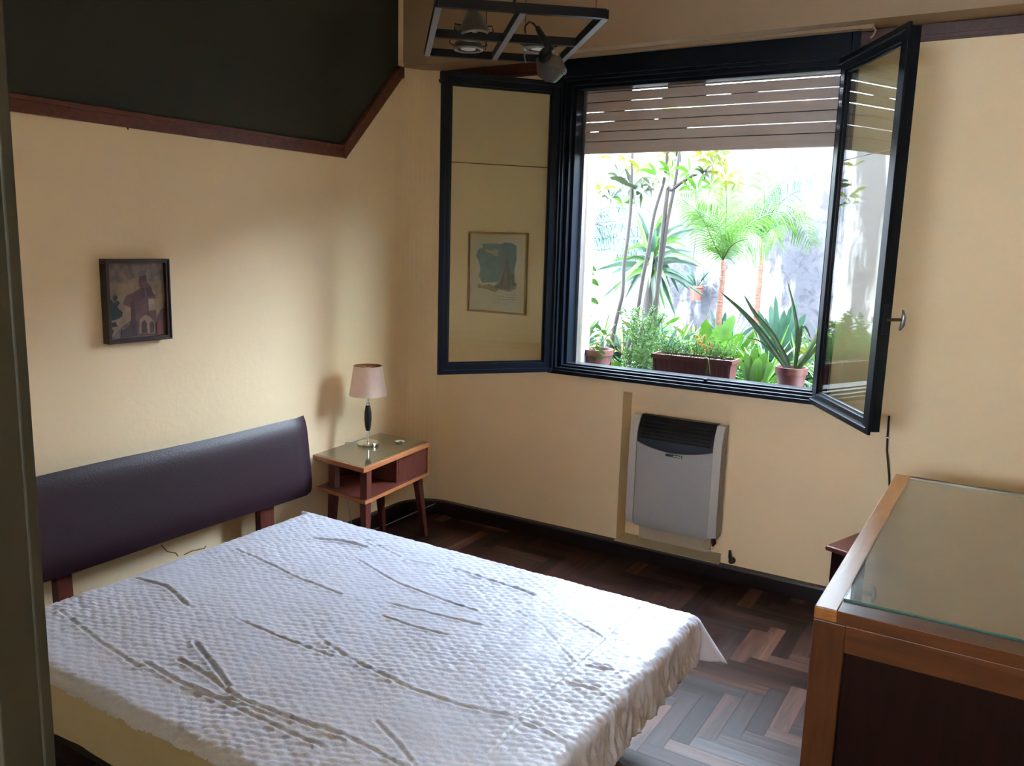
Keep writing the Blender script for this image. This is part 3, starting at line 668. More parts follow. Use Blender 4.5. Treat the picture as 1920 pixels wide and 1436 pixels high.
def BT(px, py): p = at(px, py, z=BZ+0.01); return (p.x, p.y)
CQ = lambda x, y: BT(600+x*0.4167, 1000+y*0.4167)      # points read off a close view of the bed
for pts, amp, w in [
 ([CQ(20, 480), CQ(200, 590), CQ(390, 680), CQ(600, 745), CQ(880, 820)], -0.006, 0.010),
 ([CQ(880, 820), CQ(1140, 590), CQ(1290, 450), CQ(1440, 320)], -0.005, 0.008), ([CQ(770, 970), CQ(900, 830)], -0.005, 0.008),
 ([CQ(160, 100), CQ(350, 215), CQ(500, 270), CQ(700, 340)], -0.006, 0.009), ([CQ(850, 320), CQ(1000, 400), CQ(1140, 570)], -0.004, 0.008),
 ([CQ(280, 360), CQ(420, 410), CQ(570, 445)], -0.006, 0.008), ([CQ(700, 180), CQ(880, 235), CQ(960, 270)], -0.008, 0.012), ([CQ(600, 150), CQ(700, 180)], -0.006, 0.010),
 ([CQ(300, 300), CQ(420, 330), CQ(600, 375), CQ(720, 400)], -0.006, 0.010), ([CQ(0, 850), CQ(200, 940), CQ(400, 1046)], -0.006, 0.009),
 ([CQ(250, 830), CQ(350, 930), CQ(430, 1030)], -0.006, 0.009), ([CQ(1090, 350), CQ(1270, 455)], -0.005, 0.008),
 ([CQ(1110, 650), CQ(1250, 690), CQ(1350, 760)], 0.006, 0.010), ([CQ(1200, 580), CQ(1320, 600), CQ(1410, 680)], 0.006, 0.010), ([CQ(920, 840), CQ(1060, 890), CQ(1150, 960)], 0.006, 0.010),
 ([BT(365, 1200), BT(400, 1245), BT(428, 1280)], -0.012, 0.011), ([BT(270, 1235), BT(330, 1270), BT(400, 1300), BT(450, 1310)], -0.009, 0.010),
 ([BT(335, 1232), BT(390, 1262), BT(450, 1305), BT(530, 1335), BT(635, 1372)], -0.010, 0.010), ([BT(365, 1285), BT(470, 1335), BT(610, 1395)], -0.007, 0.010),
 ([BT(110, 1140), BT(190, 1200), BT(260, 1245)], -0.006, 0.010), ([BT(255, 1078), BT(310, 1095), BT(350, 1130)], -0.009, 0.012), ([BT(440, 1025), BT(560, 1080), BT(640, 1110)], -0.006, 0.010),
 ([BT(590, 1005), BT(640, 1010), BT(685, 1022)], -0.010, 0.014), ([BT(440, 1155), BT(620, 1225)], -0.006, 0.009), ([BT(440, 1155), BT(560, 1095), BT(700, 1010)], -0.004, 0.008),
 ([BT(690, 1010), BT(760, 1045), BT(830, 1060)], -0.004, 0.009)]: wrinkle(pts, amp, w)
def segd(p, a, b):
    ab = b-a; t = max(0, min(1, (p-a).dot(ab)/ab.length_squared)); return (p-a-ab*t).length
def qh(x, y, top=1.0):
    # little quilted puffs in staggered diagonal rows
    u = (x*0.93+y*0.37)/0.034; v = (y*0.93-x*0.37)/0.021; h = 0.0
    u += 0.5*noise.noise(Vector((x*6, y*6, 1))); v += 0.5*noise.noise(Vector((x*6, y*6, 3)))
    j0 = math.floor(v); best = 9
    for jj in (j0-1, j0, j0+1):
        off = 0.5*(jj % 2); i0 = math.floor(u-off)
        for ii in (i0, i0+1):
            q1 = math.sin(ii*12.9898+jj*78.233)*43758.5; q2 = math.sin(ii*39.3+jj*11.1)*24634.6
            dx = u-(ii+off+0.30*(q1-math.floor(q1)-0.5)); dy = v-(jj+0.5+0.30*(q2-math.floor(q2)-0.5))
            best = min(best, dx*dx*3.4+dy*dy*3.0)
    h += 0.0050*max(0, 1-best)**0.8*(0.75+0.6*noise.noise(Vector((x*3, y*3, 5))))
    h += 0.005*noise.noise(Vector((x*5, y*5, 2)))+0.0025*noise.noise(Vector((x*22, y*16, 9)))
    p = Vector((x, y))
    for pts, amp, w in wr:
        if min((p-q).length for q in pts) > 0.35: continue
        dd = min(segd(p, pts[i], pts[i+1]) for i in range(len(pts)-1))
        if dd < w*5: h += amp*math.exp(-(dd/w)**2)-amp*0.55*math.exp(-((dd-2.0*w)/(1.1*w))**2)
    return h
DN, DFar, DFt = 0.17, 0.16, 0.145      # drops: near side, far side, foot
RB = 0.035
def drape(s, lim0, lim1):
    """arc-length s past an edge -> (outset, drop)"""
    if s <= 0: return 0, 0
    q_ = RB*PI/2
    if s < q_: a = s/RB; return RB*math.sin(a), RB*(1-math.cos(a))
    return RB+0.10*(s-q_), RB+(s-q_)*0.992
def cover_pt(s, t):
    # s along x from head to foot (cloth coordinate), t along y
    x0, x1 = BX0+RB*0, BX1-RB*0.2; y0c, y1c = BY0+0.01, BY1-0.01
    ex = s-x1; ey = max(t-y1c, 0) ; en = max(y0c-t, 0)
    sy = ey if ey > 0 else en; sg = 1 if ey > 0 else -1
    cx_ = min(s, x1); cyy = min(max(t, y0c), y1c)
    hq = qh(s, t)
    if ex > 0 and sy > 0:
        r = math.hypot(ex, sy); th = math.atan2(sy, ex)
        o, dz = drape(r, 0, 0); fl = (0.5 if sg > 0 else 0.4)*math.sin(2*th)**1.5
        o2 = o + fl*max(0, r-0.02); dz2 = dz*math.sqrt(max(0.2, 1-fl*fl*0.9))
        rip = 0.004*math.sin(th*7)*min(1, r/0.1)
        return Vector((cx_+(o2+rip)*math.cos(th), cyy+sg*(o2+rip)*math.sin(th), BZ-dz2))
    if ex > 0:
        o, dz = drape(ex, 0, 0); k = min(1, ex/0.08)
        rip = k*(0.010*noise.noise(Vector((t*22, ex*7, 0)))+0.009*noise.noise(Vector((t*55, ex*16, 3))))
        return Vector((cx_+o+rip+hq*0.7*k, cyy, BZ-dz+hq*(1-k)))
    if sy > 0:
        o, dz = drape(sy, 0, 0); k = min(1, sy/0.06)
        rip = k*(0.010*noise.noise(Vector((s*4, sy*3, 7)))+0.003*noise.noise(Vector((s*14, sy*5, 8))))
        return Vector((cx_, cyy+sg*(o+rip+hq*k*(0.6 if sg > 0 else 0.5*max(0, 1-sy/0.06))), BZ-dz+hq*(1-k)))
    eh = max(0, (x0+0.06-s)/0.06)      # the head edge rolls down slightly
    return Vector((s, t, BZ+hq-0.03*eh*eh))
def cover():
    step = 0.0052
    s0, s1 = BX0, BX1+DFt+0.02; t0, t1 = BY0-DN, BY1+DFar
    ns, nt_ = int((s1-s0)/step), int((t1-t0)/step)
    mb = MB(); vs_ = []
    for j in range(nt_+1):
        t = t0+(t1-t0)*j/nt_
        for i in range(ns+1):
            s = s0+(s1-s0)*i/ns
            # wavy near hem
            tt = t
            if t < BY0: tt = BY0-(BY0-t)*(1+0.10*math.sin(s*5.2)+0.05*math.sin(s*13))
            ss = s
            if t > BY1-0.25 and s < BX0+0.3:      # head end corner curves in
                pass
            if s < BX0+0.5:
                k = 1-(s-BX0)/0.5; ss = s+k*k*(0.015*math.sin(t*6)+0.10*max(0, (1.55-t)/0.5)**2)
            vs_.append(cover_pt(ss, tt))
    mats = []; fs = []
    W1 = ns+1
    for j in range(nt_):
        t = t0+(t1-t0)*(j+0.5)/nt_
        for i in range(ns):
            s = s0+(s1-s0)*(i+0.5)/ns
            fs.append((j*W1+i, j*W1+i+1, (j+1)*W1+i+1, (j+1)*W1+i))
            edge = BY0-0.045-0.006*noise.noise(Vector((s*75, 0, 0)))-0.010*noise.noise(Vector((s*18, 0, 0)))
            mats.append(1 if t < edge else 0)
    mb.v = vs_; mb.f = fs; mb.m = mats
    o = mb.build('bedspread', [M['quilt'], M['lining']], smooth=True)
    md = o.modifiers.new('solid', 'SOLIDIFY'); md.thickness = 0.004; md.offset = -1; md.material_offset = 0; md.use_rim = True
    return o
tag(cover(), 'quilted white satin bedspread spread over the bed', 'bedspread')

# ------------------------------------------------------------------ nightstand
TZ = 0.55
c1, c2, c3, c4 = [at(*p, z=TZ) for p in ((586, 852), (682, 878), (806, 829), (713, 811))]
NS = thing('nightstand', ((c1.x+c3.x)/2, (c1.y+c3.y)/2, 0), 'brown wooden nightstand with splayed legs in the corner beside the headboard', 'nightstand')
x0, x1 = -3.005, (c2.x+c3.x)/2+0.005; y0, y1 = (c1.y+c2.y)/2, (c3.y+c4.y)/2
PA = [(c1.x, c1.y), (c2.x, c2.y), (c3.x, c3.y), (c4.x, c4.y)]
def inset(poly, d_):
    cx_ = sum(p[0] for p in poly)/4; cy_ = sum(p[1] for p in poly)/4
    return [(p[0]+(d_ if p[0] < cx_ else -d_), p[1]+(d_ if p[1] < cy_ else -d_)) for p in poly]
mb = MB(); mb.prism([(x, y, TZ-0.026) for x, y in PA], (0, 0, 0.025)); mb.build('top', M['nsedge'], NS, bevel=0.003)
ip = inset(PA, 0.014)
mb = MB(); mb.prism([(x, y, TZ-0.002) for x, y in ip], (0, 0, 0.0014)); mb.build('cloth', M['nscloth'], NS)
mb = MB(); mb.prism([(x, y, TZ-0.0005) for x, y in ip], (0, 0, 0.0045)); mb.build('glass_plate', glassmat('nightstand_glass', (0.97, 0.975, 0.96), 1.5, 1.0), NS)
SZ = at(683, 948, y=c2.y).z
SB = [(c1.x+0.02, c1.y+0.01), (c2.x, c2.y+0.01), (c3.x, c3.y), (c4.x, c4.y)]
mb = MB(); mb.prism([(x, y, SZ) for x, y in SB], (0, 0, 0.020)); sf = mb.build('shelf', [M['nsedge'], M['nsdark']], NS, bevel=0.002)
for p in sf.data.polygons:
    if abs(p.normal.z) > 0.9: p.material_index = 1
# end panel and its compartment
ym = c3.y-0.27
mb = MB(); mb.box((c4.x+0.02, c3.y-0.020, SZ+0.020), (c3.x+0.002, c3.y-0.001, TZ-0.026)); mb.build('end_panel', M['nsedge'], NS, bevel=0.002)
mb = MB(); mb.box((c4.x+0.03, ym, SZ+0.0205), (c3.x-0.010, ym+0.014, TZ-0.0265)); mb.build('partition', M['nsdark'], NS)
mb = MB(); mb.box((c4.x+0.03, ym-0.13, SZ+0.0205), (c4.x+0.045, c3.y-0.02, TZ-0.0265)); mb.build('back_panel', M['nsdark'], NS)
mb = MB(); mb.box((c3.x+0.012-0.035, ym+0.014, SZ+0.021), (c3.x-0.008, c3.y-0.0205, TZ-0.027)); mb.build('drawer_front', M['nsdark'], NS, bevel=0.002)
def leg(xa, ya, xb, yb, ztop, w1=0.040, w0=0.026, name='leg'):
    mb = MB(); a = [(xa-w1/2, ya-w1/2, ztop), (xa+w1/2, ya-w1/2, ztop), (xa+w1/2, ya+w1/2, ztop), (xa-w1/2, ya+w1/2, ztop)]
    b = [(xb-w0/2, yb-w0/2, 0), (xb+w0/2, yb-w0/2, 0), (xb+w0/2, yb+w0/2, 0), (xb-w0/2, yb+w0/2, 0)]
    mb.add(b+a, [(0, 3, 2, 1), (4, 5, 6, 7), (0, 1, 5, 4), (1, 2, 6, 5), (2, 3, 7, 6), (3, 0, 4, 7)]); return mb.build(name, M['nsdark'], NS, bevel=0.002)
leg(c2.x-0.030, c2.y+0.045, c2.x-0.02, c2.y+0.040, SZ-0.001); leg(c1.x+0.10, c1.y+0.045, c1.x+0.085, c1.y+0.03, SZ-0.001)
pr = at(779, 905, x=c3.x-0.06); leg(c3.x-0.05, pr.y, c3.x-0.045, pr.y+0.07, SZ-0.001); leg(c4.x+0.10, c4.y-0.13, c4.x+0.07, c4.y-0.06, SZ-0.001)
for (xx, yy) in ((c2.x-0.030, c2.y+0.048), (c1.x+0.10, c1.y+0.048)):
    mb = MB(); mb.box((xx-0.022, yy-0.018, SZ+0.0205), (xx+0.022, yy+0.018, TZ-0.0265)); mb.build('post', M['nsdark'], NS, bevel=0.002)

# table lamp
lp = at(690, 833, z=TZ+0.006); lp.z = TZ+0.0045
LP = thing('table_lamp', lp, 'small table lamp with pinkish beige drum shade standing on the nightstand', 'lamp')
mb = MB(); mb.lathe([(0.0, 0), (0.055, 0), (0.057, 0.003), (0.057, 0.012), (0.054, 0.016), (0.02, 0.019), (0.008, 0.022), (0.0065, 0.03), (0.006, 0.078), (0.0, 0.08)], lp, seg=40); mb.build('base', M['chrome'], LP, smooth=True, autos=45)
mb = MB(); mb.lathe([(0.0, 0.076), (0.011, 0.077), (0.016, 0.10), (0.0195, 0.14), (0.0185, 0.175), (0.013, 0.208), (0.009, 0.214), (0.0, 0.215)], lp, seg=28); mb.build('column', M['black'], LP, smooth=True)
mb = MB(); mb.lathe([(0.0, 0.213), (0.010, 0.214), (0.010, 0.222), (0.0055, 0.226), (0.0055, 0.27), (0.014, 0.275), (0.014, 0.33), (0.0, 0.332)], lp, seg=20); mb.build('neck', M['chrome'], LP, smooth=True, autos=45)
mb = MB(); ro, rt_, h0, h1 = 0.098, 0.074, 0.268, 0.424
mb.lathe([(ro, h0), (rt_, h1)], lp, seg=48, cap=False, mi=0); mb.lathe([(rt_, h1), (rt_-0.003, h1), (ro-0.003, h0), (ro, h0)], lp, seg=48, cap=False, mi=1)
mb.build('lamp_shade', [M['shade'], M['shadein']], LP, smooth=True, autos=50)
mb = MB(); mb.tube([lp+Vector((-rt_+0.003, 0, 0.415)), lp+Vector((rt_-0.003, 0, 0.415))], 0.0018, 6); mb.tube([lp+Vector((0, -rt_+0.003, 0.415)), lp+Vector((0, rt_-0.003, 0.415))], 0.0018, 6); mb.build('shade_ring', M['chrome'], LP)
mb = MB(); q = lp
mb.tube([q+Vector((-0.055, -0.01, 0.006)), q+Vector((-0.085, -0.03, 0.004)), q+Vector((-0.11, -0.05, 0.004)), Vector((c1.x-0.012, q.y-0.07, TZ-0.01)), Vector((c1.x-0.02, q.y-0.05, 0.30)), Vector((c1.x-0.005, q.y, 0.012)), at(727, 983, z=0.006), at(816, 944, x=-2.90)], 0.0028, 6)
mb.build('cord', M['cordw'], LP, smooth=True)
# trinket on the nightstand
tp = at(750, 829, z=TZ+0.006); tp.z = TZ+0.0045
TR = thing('trinket_dish', tp, 'tiny pale green and white dish on the nightstand glass', 'dish')
mb = MB(); mb.lathe([(0, 0), (0.016, 0), (0.026, 0.006), (0.027, 0.008), (0.022, 0.007), (0.014, 0.0035), (0, 0.003)], tp, seg=24); mb.build('dish', M['white'], TR, smooth=True)
mb = MB(); mb.lathe([(0, 0.0032), (0.009, 0.004), (0.006, 0.007), (0, 0.008)], tp+Vector((0.003, 0.002, 0)), seg=12); mb.build('pebble', mat('pale_green', (0.22, 0.27, 0.12), 0.4), TR, smooth=True)

# ------------------------------------------------------------------ dresser with glass top
DZ = 0.85
d1 = at(1527, 1135, z=DZ); d2 = at(1680, 888, z=DZ)
dx0, dy0, dy1, dx1 = (d1.x+d2.x)/2, d1.y, d2.y, XR-0.012
DR = thing('dresser', ((dx0+dx1)/2, (dy0+dy1)/2, 0), 'tall orange-brown wooden dresser with glass top on the right', 'dresser')
bw = 0.078
ga, gb = at(1590, 1128, z=DZ), at(1697, 896, z=DZ)
gx0 = (ga.x+gb.x)/2; gy0 = ga.y; gy1 = gb.y
mb = MB(); T = 0.030
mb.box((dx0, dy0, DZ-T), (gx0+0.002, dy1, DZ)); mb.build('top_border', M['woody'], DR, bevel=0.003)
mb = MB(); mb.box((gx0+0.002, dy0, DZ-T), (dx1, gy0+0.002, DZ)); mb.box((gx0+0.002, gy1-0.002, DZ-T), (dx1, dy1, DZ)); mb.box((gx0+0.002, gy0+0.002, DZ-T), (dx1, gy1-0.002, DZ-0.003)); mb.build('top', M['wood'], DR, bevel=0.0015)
mb = MB(); mb.box((gx0+0.004, gy0+0.004, DZ-0.0028), (dx1-0.01, gy1-0.004, DZ-0.0005)); mb.build('cloth', M['cloth'], DR)
gm = glassmat('dresser_glass', (0.97, 0.975, 0.965), 1.5, 1.0); M['gedge'] = mat('glass_edge_green', (0.02, 0.11, 0.085), 0.15, coat=0.5)
mb = MB(); mb.box((gx0+0.002, gy0+0.002, DZ+0.0002), (dx1-0.012, gy1-0.002, DZ+0.0052))
gl = mb.build('glass_plate', [gm, M['gedge']], DR)
for p in gl.data.polygons:
    if abs(p.normal.z) < 0.5: p.material_index = 1
post = 0.070
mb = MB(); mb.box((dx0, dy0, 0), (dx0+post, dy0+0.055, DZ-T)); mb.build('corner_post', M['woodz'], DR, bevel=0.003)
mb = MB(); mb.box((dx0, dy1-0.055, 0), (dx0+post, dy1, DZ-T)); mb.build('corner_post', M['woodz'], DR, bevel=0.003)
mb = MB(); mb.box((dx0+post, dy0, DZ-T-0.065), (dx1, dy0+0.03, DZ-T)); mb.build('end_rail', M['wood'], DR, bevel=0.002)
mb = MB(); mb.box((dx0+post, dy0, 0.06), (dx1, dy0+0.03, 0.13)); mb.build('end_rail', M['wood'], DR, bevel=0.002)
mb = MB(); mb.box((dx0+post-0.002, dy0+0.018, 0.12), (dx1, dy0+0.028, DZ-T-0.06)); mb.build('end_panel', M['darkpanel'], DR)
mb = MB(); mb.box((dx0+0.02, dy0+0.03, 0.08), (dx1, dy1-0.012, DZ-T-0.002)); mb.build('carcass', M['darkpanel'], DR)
for i in range(2):
    for k in range(4):
        ya = dy0+0.06+i*(dy1-dy0-0.12)/2; yb = ya+(dy1-dy0-0.12)/2-0.006; za = 0.10+k*0.178
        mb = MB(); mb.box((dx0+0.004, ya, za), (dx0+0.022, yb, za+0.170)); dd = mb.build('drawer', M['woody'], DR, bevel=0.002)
        mb = MB(); mb.lathe([(0, 0), (0.006, 0), (0.006, 0.012), (0.014, 0.018), (0.012, 0.026), (0, 0.028)], (dx0+0.004, (ya+yb)/2, za+0.09), (-1, 0, 0), 16); mb.build('knob', M['brass'], dd, smooth=True)

# small dark side table between dresser and window wall
s0 = at(1547, 1022, z=0.44); ang = math.radians(-19)
ST = thing('side_table', (s0.x+0.2, s0.y, 0), 'small dark brown side table tucked behind the dresser', 'side table')
ex = Vector((math.cos(ang), math.sin(ang), 0)); ey = Vector((-ex.y, ex.x, 0))
ang2 = math.radians(39); ex = Vector((math.sin(math.radians(19)), math.cos(math.radians(19)), 0)); ey = Vector((ex.y, -ex.x, 0))
O = Vector((s0.x, s0.y, 0)); Lx, Ly = 0.30, 0.34
def stp(a, b, z): v = O+ex*a+ey*b; return (v.x, v.y, z)
mb = MB(); mb.prism([stp(0, 0, 0.418), stp(Lx, 0, 0.418), stp(Lx, Ly, 0.418), stp(0, Ly, 0.418)], (0, 0, 0.022)); mb.build('top', M['nsdark'], ST, bevel=0.006)
mb = MB(); i_ = 0.02; mb.prism([stp(i_, i_, 0.08), stp(Lx-i_, i_, 0.08), stp(Lx-i_, Ly-i_, 0.08), stp(i_, Ly-i_, 0.08)], (0, 0, 0.337)); mb.build('body', M['darkpanel'], ST, bevel=0.003)
for a_, b_ in ((i_, i_), (Lx-i_-0.035, i_), (Lx-i_-0.035, Ly-i_-0.035), (i_, Ly-i_-0.035)):
    mb = MB(); mb.prism([stp(a_, b_, 0), stp(a_+0.035, b_, 0), stp(a_+0.035, b_+0.035, 0), stp(a_, b_+0.035, 0)], (0, 0, 0.08)); mb.build('leg', M['darkpanel'], ST)

# ------------------------------------------------------------------ ceiling fixture
FZ = 2.30
FL, FR, BL, BR = [at(*p, z=FZ) for p in ((816, 14), (1123, 36), (806, 106), (1059, 121))]
ua_ = ((FR-FL)+(BR-BL)).normalized(); va_ = Vector((-ua_.y, ua_.x, 0)); wl = ((FR-FL).length+(BR-BL).length)/2; dl = ((BL-FL).length+(BR-FR).length)/2
oc = (FL+FR+BL+BR)/4
def FP(a, b, z=0): return oc+ua_*(a*wl/2)+va_*(b*dl/2)+Vector((0, 0, z))
CF = thing('pendant_spotlight', oc+Vector((0, 0, 0.01)), 'black rectangular grid pendant with four round spotlights hanging near the window', 'ceiling light')
mb = MB(); bs = 0.020; bh = 0.026
def fbar(a, b): 
    mb.bar(a+Vector((0, 0, bh/2+0.0015)), b+Vector((0, 0, bh/2+0.0015)), bs, bh, mi=0)
for a, b in ((FP(-1, -1), FP(1, -1)), (FP(-1, 1), FP(1, 1)), (FP(-1, -1), FP(-1, 1)), (FP(1, -1), FP(1, 1)), (FP(0.0, -1), FP(0.0, 1)), (FP(-1, 0.12), FP(1, 0.12))): fbar(a, b)
mb.build('grid_frame', M['fixture'], CF)
mb = MB()
for a, b in ((FP(-1, -1), FP(-1, 1)), (FP(1, -1), FP(1, 1)), (FP(0, -1), FP(0, 1))): mb.bar(a+Vector((0, 0, 0.0007)), b+Vector((0, 0, 0.0007)), bs*0.95, 0.0014)
mb.build('under_strip', M['fixgrey'], CF)
for (a, b) in ((-0.93, 0.0), (0.35, 0.5), (0.88, -1.0), (-0.15, 0.9)):
    p = FP(a, b, 0.027); mb = MB(); mb.tube([p, Vector((p.x, p.y, HC))], 0.0014, 6); mb.build('suspension_wire', M['cord'], CF)
p = FP(-0.10, -0.95, 0.027); mb = MB(); mb.tube([p, p+Vector((0.01, 0.01, 0.3)), Vector((oc.x, oc.y, HC-0.02))], 0.005, 8); mb.build('power_cable', M['cord'], CF, smooth=True)
mb = MB(); mb.lathe([(0, 0), (0.05, 0), (0.05, 0.022), (0, 0.024)], (oc.x, oc.y, HC-0.024), seg=28); mb.build('ceiling_rose', M['fixture'], CF)
def spot(px, py, z, axis, R=0.052, cone=True):
    c = at(px, py, z=z); ax = Vector(axis).normalized()     # axis points back, away from the lit face
    mb = MB(); prof = [(0.0, 0.012), (R*0.80, 0.004), (R*0.98, 0.0), (R, 0.006), (R*0.97, 0.014)]
    prof += [(R*0.72, 0.045), (R*0.42, 0.075), (R*0.36, 0.080), (R*0.36, 0.105), (0, 0.108)] if cone else [(R*0.85, 0.022), (R*0.6, 0.034), (0, 0.036)]
    mb.lathe(prof, c, ax, 32); s = mb.build('spotlight', M['lampgrey'], CF, smooth=True, autos=50)
    mb = MB(); mb.lathe([(0, -0.001), (R*0.50, -0.001), (R*0.50, 0.010), (0, 0.010)], c, ax, 28); mb.build('lens', M['white'], s, smooth=True, autos=50)
    mb = MB(); a = ax.orthogonal().normalized(); b = ax.cross(a); rr = R*0.92
    mb.tube([c-ax*0.001+(a*math.cos(t)+b*math.sin(t))*rr for t in [2*PI*k/30 for k in range(31)]], 0.0045, 8, cap=False); mb.build('ring', M['steel'], s, smooth=True)
    hz_ = Vector((ua_.x, ua_.y, 0))
    for sg in (-1, 1):
        mb = MB(); mb.tube([c+hz_*sg*R*0.9+ax*0.008, c+hz_*sg*(R+0.014)+ax*0.016, c+hz_*sg*(R+0.010)+ax*0.034, c+hz_*sg*(R*0.7)+ax*0.03], 0.0022, 6)
        mb.build('bracket', M['fixture'], s, smooth=True)
    return s
spot(889, 66, FZ+0.02, (-0.14, 0.05, 1), 0.052, True)
spot(878, 92, FZ+0.005, (0.0, 0.0, 1), 0.052, False)
spot(1010, 92, FZ+0.005, (0.05, 0.0, 1), 0.056, False)
# the fourth spot has slipped out and dangles from its lead
ca, cb_, cc = at(1009, 52, z=2.34), at(1034, 98, z=2.235), at(1026, 163, z=2.10)
dcen = at(1011, 62, y=2.42); 
def nearY(px, py): return at(px, py, y=2.50)
t0, t1, t2, t3 = nearY(1008, 52), nearY(1033, 96), nearY(1030, 112), nearY(1024, 152)
mb = MB(); ax = (t3-nearY(1040, 108)).normalized(); cS = nearY(1040, 106)
mb.lathe([(0.0, -0.006), (0.020, -0.004), (0.030, 0.004), (0.040, 0.012), (0.052, 0.022), (0.054, 0.030), (0.048, 0.040), (0.040, 0.060), (0.030, 0.075), (0.0, 0.082)], cS, ax, 32)
ds = mb.build('spotlight', M['lampgrey'], CF, smooth=True)
mb = MB(); mb.tube([t0, t0*0.45+t1*0.55, t1], [0.009, 0.012, 0.010], 14); mb.build('lamp_holder', M['fixture'], ds, smooth=True)
mb = MB(); mb.tube([nearY(985, 62), nearY(984, 50), nearY(992, 41), nearY(1000, 44), nearY(1008, 54)], 0.0034, 8); mb.build('lead', M['cord'], ds, smooth=True)
mb = MB(); mb.tube([nearY(1048, 100), nearY(1052, 118), nearY(1062, 134), nearY(1059, 140), nearY(1052, 138)], 0.0022, 6); mb.build('bracket', M['steel'], ds, smooth=True); mb = MB(); mb.tube([nearY(985, 118), nearY(983, 104), nearY(990, 92), nearY(1005, 88)], 0.0022, 6); mb.build('bracket', M['steel'], ds, smooth=True)
mb = MB(); mb.lathe([(0.0, 0.0), (0.022, 0.0), (0.026, 0.006), (0.0, 0.008)], nearY(1038, 110)-Vector((0, 0.05, 0)), Vector((-0.1, -1, 0.15)), 24); mb.build('rim', M['fixture'], ds, smooth=True)

# ------------------------------------------------------------------ garden outside
GX = lambda cx_, cy_, Y: at(1060+cx_*0.3342, 260+cy_*0.3342, y=Y)    # points read off a close view of the window
GY = 7.0
mb = MB(); mb.box((-9, GY, 0), (3.5, GY+0.2, 2.95)); struct(mb, 'wall_garden', M['gwall'])
mb = MB(); mb.box((-9.0, YO+0.02, 0), (-8.8, GY, 2.9)); struct(mb, 'wall_garden_left', M['gwall'])
mb = MB(); mb.box((3.3, YO+0.02, 0), (3.5, GY, 2.9)); struct(mb, 'wall_garden_right', M['gwall'])
mb = MB(); mb.box((-8.8, YO, 0.10), (3.3, GY, 0.45)); struct(mb, 'floor_garden', M['soil'])
mb = MB(); mb.box((-2.30, YO, 0.80), (-0.5, YO+0.30, 0.885)); mb.box((-2.115, YO-0.2, 0.885), (-0.76, YO, 0.955)); struct(mb, 'window_sill_outer'.replace('window_sill_outer', 'trim_5'), M['bluewhite'])
mb = MB(); mb.box((-2.32, YO, 0.885), (-2.10, YO+0.10, 2.6)); struct(mb, 'trim_6', M['bluewhite'])

def taper(mb, pts, r0, r1, seg=7): n = len(pts); mb.tube(pts, [r0+(r1-r0)*i/(n-1) for i in range(n)], seg)
def smooth_pts(pts, k=4):
    pts = [Vector(p) for p in pts]; out = []
    for i in range(len(pts)-1):
        p0, p1, p2, p3 = pts[max(i-1, 0)], pts[i], pts[i+1], pts[min(i+2, len(pts)-1)]
        for j in range(k):
            t = j/k; out.append(0.5*((2*p1)+(p2-p0)*t+(2*p0-5*p1+4*p2-p3)*t*t+(3*p1-p0-3*p2+p3)*t**3))
    return out+[pts[-1]]
def blade(mb, pts, w, side, fold=0.25, pw=0.8, mi=0, base=0.35):
    """a leaf along pts: width w at the widest, folded along the midrib"""
    pts = smooth_pts(pts, 3); n = len(pts); side = Vector(side).normalized(); vs_ = []
    for i, p in enumerate(pts):
        t = i/(n-1); d_ = (pts[min(i+1, n-1)]-pts[max(i-1, 0)]).normalized(); s = (side-d_*side.dot(d_)); s = s.normalized() if s.length > 1e-5 else d_.orthogonal().normalized(); nn = s.cross(d_)
        ww = w/2*max(0.02, (base+(1-base)*min(1, t/0.35)))*max(0.0, 1-max(0, t-0.35)/0.65)**pw
        vs_ += [p-s*ww+nn*ww*fold, p, p+s*ww+nn*ww*fold]
    fs = []
    for i in range(n-1): fs += [(i*3, i*3+1, i*3+4, i*3+3), (i*3+1, i*3+2, i*3+5, i*3+4)]
    mb.add(vs_, fs, mi)
def oval(mb, a, b, w, side, mi=0, droop=0.1):
    a = Vector(a); b = Vector(b); m_ = (a+b)/2+Vector((0, 0, (b-a).length*droop)); blade(mb, [a, m_, b], w, side, 0.2, 0.55, mi, 0.25)
rg = random.Random(21)
def frond(mb, pts, ll, n=26, droop=0.35, mi=0, w=0.012, spread=0.9):
    P_ = smooth_pts(pts, 6); m_ = len(P_); mb.tube(P_, [0.006*(1-0.7*i/(m_-1)) for i in range(m_)], 5, mi)
    for i in range(2, n):
        t = i/n; f = t*(m_-1); k = min(int(f), m_-2); p = P_[k].lerp(P_[k+1], f-k); d_ = (P_[k+1]-P_[k]).normalized()
        vdir = Vector((0.15, 1, 0)) if abs(d_.y) < 0.75 else Vector((1, 0, 0)); s = d_.cross(vdir).normalized()
        L_ = ll*(0.35+0.65*math.sin(PI*min(1, (t*0.9+0.12))))
        for sg in (-1, 1):
            dirn = (d_*0.65+s*sg*spread+vdir*rg.uniform(-0.25, 0.25)).normalized(); q1 = p+dirn*L_*0.5; q2 = p+dirn*L_+Vector((0, 0, -droop*L_))
            blade(mb, [p, q1, q2], w, dirn.cross(vdir), 0.1, 0.8, mi)
def whorl(mb, c, R, n=7, mi=0, tilt=0.0, w=0.27, ph=0):
    c = Vector(c)
    for k in range(n):
        a = ph+2*PI*k/n+rg.uniform(-0.2, 0.2); d_ = Vector((math.cos(a), 0.55*math.sin(a*1.7+1), math.sin(a)*0.75-0.15)).normalized(); L_ = R*rg.uniform(0.75, 1.1)
        oval(mb, c+d_*R*0.08, c+d_*L_, L_*w, Vector((0.2, 0.6, 0)).cross(d_), mi, 0.12)

